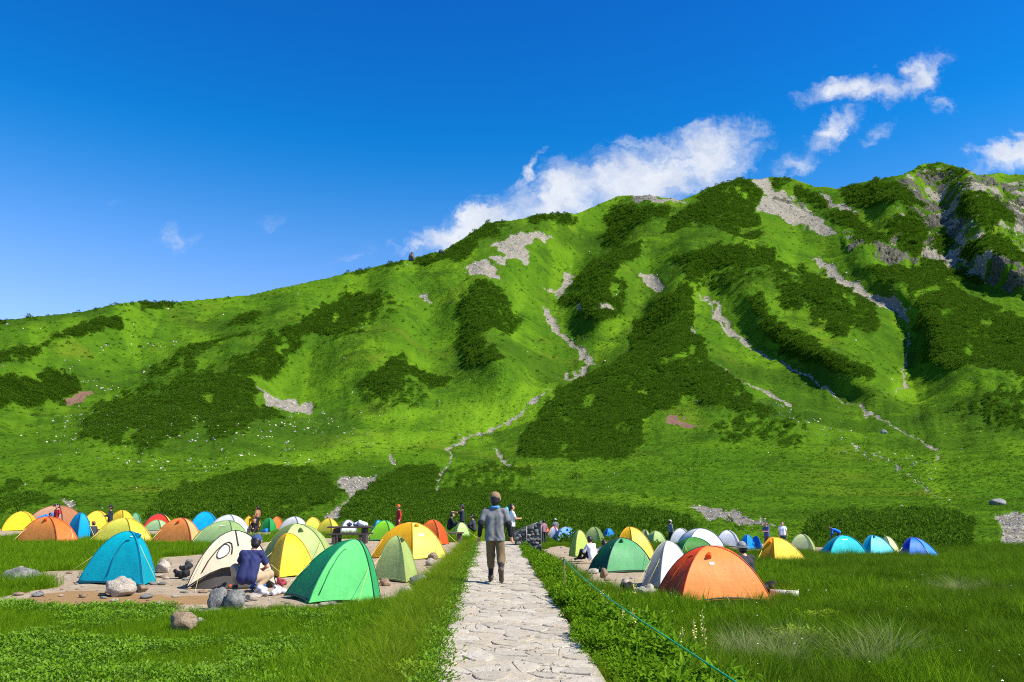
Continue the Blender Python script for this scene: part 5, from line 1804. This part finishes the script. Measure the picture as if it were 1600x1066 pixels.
def lump(name, label, cat, loc, dims, rgb, seed, wr=.02, mat=None, parts=None):
    r_ = np.random.RandomState(seed)
    pr = []
    for _ in range(7):
        c_ = r_.uniform(-.5, .5, 3) * np.array(dims) * .62
        e_ = c_ + r_.uniform(-.3, .3, 3) * np.array(dims)
        c_[2], e_[2] = abs(c_[2]), abs(e_[2])
        rr_ = min(dims) * r_.uniform(.22, .36)
        pr.append((c_, e_, rr_, rr_ * r_.uniform(.6, 1)))
    o = add_obj(name, blob(pr, max(.012, min(dims) / 14), .03, wr * .5, seed=seed), mat or cloth(rgb), None, loc)
    if label:
        tag(o, label, cat)
    return o


tz = tg[2] + .75
lump('bag', 'white carrier bag standing on the picnic table end', 'bag', (tg[0] + .55, tg[1] + .55, tz + .06), (.5, .3, .34), (226, 228, 232), 3)
lump('cooking_pot', 'dark bundle of cooking gear on the picnic table', 'cooking gear', (tg[0] - .05, tg[1] + .5, tz + .04), (.34, .26, .2), (54, 56, 76), 5)
lump('bag', 'pale grey bag in the middle of the picnic table', 'bag', (tg[0] + .2, tg[1] + .7, tz + .04), (.36, .3, .26), (188, 190, 200), 6)
def on_ground(px, py, up=0.0):
    g = gpt(px, py)
    return (g[0], g[1], g[2] + up)


lump('clothes_pile', 'crumpled white clothes spread beside the crouching person', 'clothes', on_ground(424, 930, .05), (.55, .45, .22), (190, 188, 194), 11, .03)
lump('clothes_pile', 'second heap of white clothes nearer the yellow tent', 'clothes', on_ground(418, 917, .05), (.5, .4, .26), (196, 194, 198), 12, .03)
lump('stuff_sack', 'small blue sack between the white clothes and the boots', 'sack', on_ground(402, 922, .05), (.26, .2, .18), (40, 110, 200), 13)
lump('stuff_sack', 'dark red sack at the end of the white clothes', 'sack', on_ground(439, 917, .06), (.2, .18, .18), (140, 50, 58), 14)
lump('ground_mat', 'orange mat lying in the mouth of the beige tent', 'mat', on_ground(352, 919, .03), (.9, .35, .10), (206, 76, 34), 15)
lump('stuff_sack', 'dark blue sack on the orange mat', 'sack', on_ground(374, 917, .08), (.26, .2, .2), (40, 54, 90), 16)
lump('backpack', 'black backpack lying at the corner of the beige tent', 'backpack', on_ground(286, 904, .06), (.42, .3, .24), (26, 26, 28), 17)
lump('stuff_sack', 'black sack standing behind the black backpack', 'sack', on_ground(292, 894, .08), (.26, .22, .3), (30, 30, 32), 18)
lump('backpack', 'black backpack by the stones next to the orange dome', 'backpack', on_ground(984, 932, .10), (.3, .26, .3), (24, 24, 26), 19)
lump('jacket', 'khaki jacket hung over the stone by the orange dome', 'jacket', on_ground(1010, 941, .14), (.38, .28, .42), (166, 160, 136), 20, .03)
lump('backpack', 'black backpack lying behind the orange dome corner', 'backpack', on_ground(1205, 928, .10), (.44, .3, .26), (30, 26, 30), 21)
mr = add_obj('sleeping_mat', tube_mesh('sleeping_mat', [(-.26, .10, .08), (.0, 0, .075), (.26, -.10, .07)], .075, 12), plain('white_foam', (206, 200, 190)), None, on_ground(1226, 936, .03))
tag(mr, 'rolled whitish sleeping mat in the grass past the orange dome', 'sleeping mat')
lump('backpack', 'black gear heap at the lime tent door', 'backpack', on_ground(897, 868, .05), (.5, .3, .26), (26, 26, 28), 22)
lump('stuff_sack', 'bright blue sack at the vivid green tent', 'sack', on_ground(414, 832, .05), (.4, .3, .3), (20, 110, 190), 23)
lump('jacket', 'grey cloth hung on the stone wall foot', 'jacket', on_ground(838, 856, .15), (.3, .25, .3), (130, 130, 140), 24)

# --- stone wall by the path
g = np.array([(822 - 800) / FPX * 30.5 / CP * 1.0, 30.5, float(zg(.62, 30.5))])
xw0, xw1 = (804 - 800) / FPX * 30.5, (844 - 800) / FPX * 30.5
base_z = CAMZ - 30.5 * (853 - 784) / FPX
t0_, t1_ = CAMZ - 30.5 * (829 - 784) / FPX, CAMZ - 30.5 * (814 - 784) / FPX
root = empty('stone_wall', ((xw0 + xw1) / 2, 30.5, base_z))
tag(root, 'dark dry stone wall with slanting top and pale rail beside the path', 'stone wall')
W_ = xw1 - xw0
h0, h1 = t0_ - base_z, t1_ - base_z
V = [(-W_ / 2, 0, -.2), (W_ / 2, .0, -.2), (W_ / 2, 0, h1 - .03), (-W_ / 2, 0, h0 - .03), (-W_ / 2, .45, -.2), (W_ / 2, .45, -.2), (W_ / 2, .45, h1 - .03), (-W_ / 2, .45, h0 - .03)]
add_obj('wall_core', mesh_np('wall_core', V, faces=[(0, 1, 2, 3), (5, 4, 7, 6), (1, 5, 6, 2), (4, 0, 3, 7), (3, 2, 6, 7)]), R_WALL, root, smooth=False)
wst = [rock_mesh(600 + k, 2, .85) for k in range(5)]
for k, me_ in enumerate(wst):
    me_.materials.append(R_WALL if k % 3 else R_GREY)
zc = .08
row = 0
while zc < h1 - .03:
    xx = -W_ / 2 + .07 + (row % 2) * .08
    while xx < W_ / 2 - .02:
        if zc < h0 + (h1 - h0) * (xx / W_ + .5) - .03:
            o = bpy.data.objects.new('stone', wst[r9.randint(5)])
            COL.objects.link(o)
            o.parent = root
            k_ = r9.uniform(.085, .12)
            o.location = (xx + r9.uniform(-.03, .03), r9.uniform(-.03, .02), zc + r9.uniform(-.03, .03))
            o.scale = (k_ * 1.15, k_, k_ * .85)
            o.rotation_euler = (r9.uniform(-.4, .4), r9.uniform(-.4, .4), r9.rand() * 6)
        xx += r9.uniform(.14, .20)
    zc += .135
    row += 1
M_POST = plain('pale_grey_metal', (120, 120, 114), .5, metallic=.3)
add_obj('rail', tube_mesh('rail', [(-W_ / 2 - .02, .02, h0 + .02), (W_ / 2 + .02, .02, h1 + .02)], .02, 8), M_POST, root)
add_obj('rail_post', tube_mesh('rail_post', [(-.05, -.10, -.15), (-.05, -.10, .80)], .022, 8), M_POST, root)
add_obj('rail_post', tube_mesh('rail_post', [(W_ / 2, -.02, -.15), (W_ / 2, -.02, h1 + .03)], .02, 8), M_POST, root)
FOOT.append(((xw0 + xw1) / 2, 30.7, .5))

# --- stake and green rope along the path
ps = gpt(882, 946)
dp = ps[1]
topz = CAMZ - dp * (866 - 784) / FPX
root = empty('rope_stake', tuple(ps))
tag(root, 'thin rusty stake holding the green rope at the herb verge', 'stake')
M_STAKE = plain('rusty_iron', (84, 66, 54), .7)
add_obj('stake_rod', tube_mesh('stake_rod', [(0, 0, -.2), (.004, 0, (topz - ps[2]) * .5), (0, 0, topz - ps[2])], .011, 8), M_STAKE, root)
add_obj('stake_eye', tube_mesh('stake_eye', [(-.02 + .03 * math.cos(a), 0, topz - ps[2] - .03 + .03 * math.sin(a)) for a in np.linspace(0, 6.28, 10)], .006, 6), M_STAKE, root)
st_ = Vector((ps[0], ps[1], topz - .03))
end_d = 6.6
dr = ray(1165, 1076)
en_ = Vector((dr[0] / dr[1] * end_d, end_d, CAMZ + dr[2] / dr[1] * end_d))
pts = []
for k in range(25):
    f = k / 24
    p = st_.lerp(en_, f)
    p.z -= .10 * 4 * f * (1 - f) * (1.4 - f)
    pts.append(p)
rope = add_obj('rope', tube_mesh('rope', pts, .0085, 8), plain('green_rope', (16, 150, 96), .6, var=.3, scale=60))
tag(rope, 'green rope strung low along the herb verge of the path', 'rope')

# ================================================================== MEADOW
def blades(seed, n, hgt, wid, spread, lean, curve=.5, seg=4):
    r = np.random.RandomState(seed)
    V, F = [], []
    for k in range(n):
        a, rr = r.rand() * 6.283, spread * r.rand() ** .6
        p = np.array([rr * np.cos(a), rr * np.sin(a), -.02])
        da = a + r.normal() * .8
        d = np.array([np.cos(da), np.sin(da), 0]) * (lean * (.3 + r.rand()))
        L = hgt * (.55 + .6 * r.rand())
        w = wid * (.7 + .6 * r.rand())
        fa = r.rand() * 6.283
        s = np.array([np.cos(fa), np.sin(fa), 0])
        b = len(V)
        for q_ in range(seg):
            f = q_ / seg
            c = p + np.array([0, 0, L * (f - curve * .35 * f * f)]) + d * L * (f * .4 + curve * f * f)
            V += [c - s * w * (1 - f * .75) * .5, c + s * w * (1 - f * .75) * .5]
        V.append(p + np.array([0, 0, L * (1 - curve * .35)]) + d * L * (.4 + curve))
        for q_ in range(seg - 1):
            F.append((b + 2 * q_, b + 2 * q_ + 1, b + 2 * q_ + 3, b + 2 * q_ + 2))
        F.append((b + 2 * seg - 2, b + 2 * seg - 1, b + 2 * seg))
    return mesh_np('blades', V, faces=F)


def leafy(seed, n, hgt, leaf, spread, stems=True):
    """herb clump: oval pointed leaves held out on short stems"""
    r = np.random.RandomState(seed)
    V, F = [], []
    for k in range(n):
        a, rr = r.rand() * 6.283, spread * r.rand() ** .5
        z = hgt * (.25 + .75 * r.rand())
        p = np.array([rr * np.cos(a), rr * np.sin(a), z])
        d = np.array([np.cos(a + r.normal() * .5), np.sin(a + r.normal() * .5), .25 + .5 * r.normal()])
        d /= np.linalg.norm(d)
        s = np.cross(d, [0, 0, 1.0])
        s /= np.linalg.norm(s) + 1e-6
        u = np.cross(s, d)
        L, w = leaf * (.6 + .7 * r.rand()), leaf * .28 * (.7 + .6 * r.rand())
        b = len(V)
        V += [p, p + d * L * .35 + s * w, p + d * L * .35 - s * w, p + d * L * .4 - u * w * .35, p + d * L * .75 + s * w * .7 - u * .02 * L, p + d * L * .75 - s * w * .7 - u * .02 * L, p + d * L - u * L * .12]
        F += [(b, b + 3, b + 1), (b, b + 2, b + 3), (b + 1, b + 3, b + 6, b + 4), (b + 3, b + 2, b + 5, b + 6)]
        if stems and k % 3 == 0:
            b = len(V)
            q0 = np.array([p[0] * .3, p[1] * .3, -.02])
            V += [q0 - s * .004, q0 + s * .004, p + s * .003, p - s * .003]
            F.append((b, b + 1, b + 2, b + 3))
    return mesh_np('leaves', V, faces=F)


g_dark = foliage_mat('sedge_blades', (0.068, 0.140, 0.0077, 1), (0.125, 0.230, 0.0085, 1), (0.191, 0.307, 0.0110, 1), .7, .4)
g_mid = foliage_mat('meadow_grass', (0.088, 0.195, 0.0064, 1), (0.147, 0.286, 0.0075, 1), (0.201, 0.312, 0.0100, 1), .7, .4)
g_verge = foliage_mat('verge_grass', (0.112, 0.215, 0.0068, 1), (0.183, 0.286, 0.0082, 1), (0.260, 0.307, 0.0345, 1), .7, .45)
g_pale = foliage_mat('bleached_grass', (0.260, 0.300, 0.0950, 1), (0.360, 0.380, 0.1650, 1), (0.240, 0.300, 0.0650, 1), .7, .35)
g_leaf = foliage_mat('ground_cover_leaves', (0.095, 0.220, 0.0086, 1), (0.150, 0.308, 0.0110, 1), (0.210, 0.340, 0.0450, 1), .55, .35)
g_herb = foliage_mat('herb_leaves', (0.090, 0.204, 0.0074, 1), (0.145, 0.286, 0.0089, 1), (0.200, 0.330, 0.0140, 1), .6, .4)
g_shrub = foliage_mat('yellow_green_herb', (0.200, 0.330, 0.0110, 1), (0.270, 0.360, 0.0350, 1), (0.300, 0.380, 0.0550, 1), .6, .4)
P_sedge = [proto('sedge_tuft.%03d' % k, blades(700 + k, 30, .40, .009, .13, .55, .55), g_dark) for k in range(4)]
P_mid = [proto('grass_tuft.%03d' % k, blades(720 + k, 36, .22, .007, .12, .6, .6), g_mid) for k in range(4)]
P_verge = [proto('verge_tuft.%03d' % k, blades(740 + k, 40, .46, .0075, .11, .8, .8), g_verge) for k in range(4)]
P_pale = [proto('pale_tuft.%03d' % k, blades(760 + k, 46, .42, .006, .12, 1.0, .9), g_pale) for k in range(3)]
P_leaf = [proto('leaf_patch.%03d' % k, leafy(780 + k, 56, .06, .035, .17, False), g_leaf) for k in range(4)]
P_herb = [proto('herb.%03d' % k, leafy(800 + k, 60, .38, .085, .14), g_herb) for k in range(4)]
P_shrub = [proto('herb_bright.%03d' % k, leafy(820 + k, 60, .26, .08, .2), g_shrub) for k in range(3)]

FT = np.array(FOOT)


def free(x, y, grow=1.0):
    ok = np.ones(len(x), bool)
    for fx, fy, fr in FT:
        ok &= np.hypot(x - fx, y - fy) > fr * grow
    return ok


def field(seed, n, y0, y1, xa, xb, power=1.6):
    """random ground points in the viewed wedge, denser near the viewer"""
    r = np.random.RandomState(seed)
    y = y0 + (y1 - y0) * r.rand(n) ** power
    x = (xa + (xb - xa) * r.rand(n)) * (y * .70 + 1.2)
    return x, y, r


def lateral(x, y):
    xl, xr = path_edges(y)
    return x - xl, x - xr


def plant(name, x, y, r, protos, label, scale, zs=1.0, lean=.15, cat='grass'):
    n = len(x)
    z = zg(x, y)
    s = scale * (.7 + .6 * r.rand(n))
    return scatter(name, np.stack([x, y, z], -1), np.stack([r.normal(size=n) * lean, r.normal(size=n) * lean, r.rand(n) * 6.28], -1), np.stack([s, s, s * zs * (.75 + .5 * r.rand(n))], -1), r.randint(0, len(protos), n), protos, label, cat)


# dwarf pines: crowns of one to three metres, closer together on the near mounds
nearness = np.clip(dist / 160, .4, 1)
prob = np.clip((pine_soft - .18 + .3 * clump) * 1.6, 0, 1) ** 1.3 * np.where(m_thin & ~m_pine, .6, .95) * np.clip(160 / dist, .75, 1.0) * ~m_scree * ~m_brown * (over <= 0)
pine_wide = blur(pine_all.astype(float), 40)
prob = np.maximum(prob, np.clip(pine_wide * 1.4 - .1, 0, 1) * (clump > .12) * .16 * ~m_scree * ~m_brown * (over <= 0))
pts, dd, r = slope_points(prob * sstep(58, 68, dist), 5)
ok = (dd > 95) | free(pts[:, 0], pts[:, 1], 2.2)
pts, dd = pts[ok], dd[ok]
sz = np.clip(dd * .0036, .7, 4.4) * (.6 + .7 * r.rand(len(dd))) * (1 + .35 * perlin(pts[:, 0] / 9, pts[:, 1] / 9, 3))
n = len(pts)
pts[:, 2] -= sz * .12
scatter('dwarf_pine_thicket', pts, np.stack([r.normal(size=n) * .12, r.normal(size=n) * .12, r.rand(n) * 6.28], -1),
        np.stack([sz * 1.25, sz * 1.25, sz * (.75 + .5 * r.rand(n))], -1), r.randint(0, 4, n), pine_protos, 'dense dark green dwarf pine thickets covering the spurs of the mountain', 'dwarf pine')
print('pines', n)
# tall sedge on the right of the path, short grass beyond
x, y, r = field(31, 60000, 5.6, 60, -.02, 1.05, 1.9)
l, rr_ = lateral(x, y)
pn = fbm(x * .5, y * .5, 3, 33)
ok = (rr_ > .75) & ~dirt_at(x, y) & free(x, y) & (pn > -.75)
x, y, pn = x[ok], y[ok], pn[ok]
print('sedge', len(x))
sc = np.clip(.60 + .5 * pn + (y > 26) * .1, .28, 1.25) * np.where(y < 24, 1.0, 1.25)
plant('sedge_meadow', x, y, r, P_sedge, 'tall dark green sedge meadow beside the stone path', sc)
x, y, r = field(36, 16000, 5.6, 46, 0, 1.05, 1.7)
l, rr_ = lateral(x, y)
pn = fbm(x * .28 + 8, y * .28, 3, 37)
ok = (rr_ > .9) & ~dirt_at(x, y) & free(x, y) & (pn > .05)
plant('bright_meadow_grass', x[ok], y[ok], r, P_mid, 'brighter grass patches growing through the sedge', np.clip(1.3 + .7 * pn[ok], 1.0, 2.0))
print('bright', ok.sum())
fl = mesh_np('petals', [(.010 * math.cos(a), .010 * math.sin(a), .30 + .004 * (k % 2)) for k, a in enumerate(np.linspace(0, 6.283, 9)[:-1])] + [(0, 0, .303)], faces=[(k, (k + 1) % 8, 8) for k in range(8)])
P_flower = [proto('small_flower.000', fl, plain('white_petals', (236, 236, 226), .7))]
x, y, r = field(38, 900, 5.8, 22, -1.0, 1.0, 1.4)
l, rr_ = lateral(x, y)
ok = ((rr_ > .5) | (l < -.8)) & ~dirt_at(x, y) & free(x, y) & (fbm(x * .7, y * .7, 2, 39) > .1)
plant('meadow_flowers', x[ok], y[ok], r, P_flower, 'tiny white flowers dotted through the meadow', np.where(rr_[ok] > 0, 1.0, .5), cat='flowers')
# pale bleached tussocks in the sedge
px_list = [(1165, 1002, 26, 22), (1215, 1030, 34, 16), (1345, 1034, 34, 6), (1392, 1018, 12, 8), (1490, 912, 46, 3), (1250, 1010, 14, 8)]
r = np.random.RandomState(35)
xs, ys_ = [], []
for (a, b, wx_, wy_) in px_list:
    for _ in range(34):
        g = gpt(a + r.normal() * wx_ * .5, b + abs(r.normal()) * wy_ * .6 + 14)
        xs.append(g[0])
        ys_.append(g[1])
plant('bleached_grass', np.array(xs), np.array(ys_), r, P_pale, 'bleached pale grass tussocks bent over in the sedge', np.full(len(xs), .85), lean=.3)
# left: low leafy carpet, grass patches, strip behind the teal tent
x, y, r = field(41, 26000, 5.6, 15.5, -1.05, .02, 1.3)
l, rr_ = lateral(x, y)
pn = fbm(x * .45 + 3, y * .45, 3, 43)
ok = (l < -.55) & ~dirt_at(x, y) & free(x, y) & (pn > .04 - .2 * (y < 9))
plant('leafy_ground_cover', x[ok], y[ok], r, P_leaf, 'low leafy ground cover carpeting the meadow before the camp', np.full(ok.sum(), 1.0), lean=.2)
print('cover', ok.sum())
x, y, r = field(42, 26000, 5.6, 17.5, -1.05, .02, 1.3)
l, rr_ = lateral(x, y)
pn = fbm(x * .45 + 3, y * .45, 3, 43)
ok = (l < -.55) & ~dirt_at(x, y) & free(x, y) & ((pn < .2) | (l > -1.9) | (y > 11))
near_path = np.clip((l + 2.2) / 1.4, 0, 1)
plant('meadow_grass', x[ok], y[ok], r, P_mid, 'short bright meadow grass in front of the tents', (.60 + .55 * near_path)[ok])
print('mid', ok.sum())
x, y, r = field(44, 26000, 17, 75, -1.05, .02, 1.2)
l, rr_ = lateral(x, y)
ok = (l < -.6) & ~dirt_at(x, y) & free(x, y)
plant('camp_grass', x[ok], y[ok], r, P_mid, 'grass strip between the bare ground and the far tents', np.full(ok.sum(), 1.35))
# verges of the path
r = np.random.RandomState(51)
n = 4600
y = 5.4 + 28 * r.rand(n) ** 1.35
xl, xr = path_edges(y)
x = xl - .10 - .75 * r.rand(n) ** 1.2
ok = ~dirt_at(x, y) | (x > xl - .5)
ok &= free(x, y, .8)
plant('verge_grass', x[ok], y[ok], r, P_verge, 'long yellow green grass leaning along the path verge', np.clip(.22 + 1.1 * (xl[ok] - x[ok]), .3, .72))
n = 1500
y = 5.4 + 28 * r.rand(n) ** 1.3
xl, xr = path_edges(y)
x = np.where(r.rand(n) < .8, xl + .16 * perlin(y * 1.3, y * 0 + .3, 4) - .0 - .24 * r.rand(n), xl - .05 - .5 * r.rand(n))
plant('edge_herbs', x, y, r, P_leaf, 'small bright leaves fringing the stone path', np.full(n, 1.0), 1.3)
n = 2300
y = 5.4 + 27 * r.rand(n) ** 1.35
xl, xr = path_edges(y)
x = xr + .03 + .16 * perlin(y * 1.1, y * 0 + .7, 5) + (.6 + .55 * (y < 12)) * r.rand(n) ** 1.1
ok = free(x, y, .6)
edge_ = (x - xr)
plant('verge_herbs', x[ok], y[ok], r, P_herb, 'tall leafy green herbs crowding the path verge by the rope', np.clip(.34 + .9 * edge_[ok] + .25 * perlin(x[ok] * 2.2, y[ok] * 1.1, 8), .3, .95), cat='herbs')
n = 2200
y = 5.4 + 27 * r.rand(n) ** 1.35
xl, xr = path_edges(y)
x = xr + .06 + (.9 + .4 * (y < 12)) * r.rand(n)
ok = free(x, y, .6)
plant('herb_verge_grass', x[ok], y[ok], r, P_verge, 'grass growing between the herbs by the rope', np.clip(.35 + .7 * (x[ok] - xr[ok]), .3, .9))
# yellow-green bushy herbs standing out in the sedge
k_ = 0
for (a, b, sz_, where) in [(1283, 975, 1.0, 'pale yellow green herb clump in the sedge beside the orange dome'), (1255, 1012, 1.15, 'yellow green herb clump next to the bleached grass'), (1305, 1016, .8, 'smaller yellow green herb clump near the bleached grass'), (596, 1064, .9, 'bright herb at the bottom edge by the verge grass'), (640, 1068, .8, 'second bright herb at the bottom edge by the verge grass')]:
    g = gpt(a, b)
    root = empty('herb_clump', tuple(g), k_ * 1.3)
    tag(root, where, 'herb')
    for j in range(6):
        o = bpy.data.objects.new('leaf_spray', P_shrub[j % 3].data)
        COL.objects.link(o)
        o.parent = root
        o.location = (r.normal() * .14 * sz_, r.normal() * .14 * sz_, 0)
        o.rotation_euler = (0, 0, r.rand() * 6.28)
        o.scale = (.8 * sz_,) * 3
    k_ += 1
# flowering stalks
M_BLOOM = plain('cream_flower', (230, 210, 110), .7)
M_STALK = plain('green_stalk', (96, 130, 50), .7)
bl = []
STALKS = [(1102, 1066, .62, 'tall cream flower spike, the last one towards the viewer by the rope'), (1088, 1060, .50, 'cream flower spike leaning beside the tallest one'), (996, 1030, .48, 'cream flower spike rising behind the herbs'), (976, 1018, .45, 'cream flower spike close to the rope middle'),
          (1062, 1062, .42, 'short cream flower spike under the rope'), (948, 985, .42, 'cream flower spike halfway along the rope'), (941, 975, .40, 'cream flower spike just behind the halfway one'), (990, 955, .45, 'yellowish flower stalk in front of the khaki jacket')]
for k, (a, b, hh_, lb) in enumerate(STALKS):
    g = gpt(a, b)
    root = empty('flowering_herb', tuple(g), k * .9)
    tag(root, lb, 'flowering herb')
    H_ = hh_ + .12
    pts = [(0, 0, -.03), (.02, .01, H_ * .5), (.06 * math.sin(k), .03, H_)]
    add_obj('stalk', tube_mesh('stalk', pts, .005, 5), M_STALK, root)
    V, F = [], []
    for q_ in range(26):
        f = .55 + .45 * q_ / 26
        c = np.array(pts[1]) + (np.array(pts[2]) - np.array(pts[1])) * ((f - .5) * 2)
        for w_ in range(2):
            d = nrs.normal(size=3)
            d /= np.linalg.norm(d)
            s_ = np.cross(d, nrs.normal(size=3))
            s_ /= np.linalg.norm(s_)
            p = c + d * .022
            b0 = len(V)
            L_ = .026 * (1.4 - f)
            V += [p - s_ * L_ * .6, p + d * L_, p + s_ * L_ * .6, p - d * L_ * .5]
            F.append((b0, b0 + 1, b0 + 2, b0 + 3))
    add_obj('flower_spike', mesh_np('flower_spike', V, faces=F), M_BLOOM, root, smooth=False)
    for q_ in range(4):
        o = bpy.data.objects.new('leaf_spray', P_herb[q_].data)
        COL.objects.link(o)
        o.parent = root
        o.location = (nrs.normal() * .05, nrs.normal() * .05, 0)
        o.rotation_euler = (0, 0, nrs.rand() * 6.28)
        o.scale = (.75,) * 3
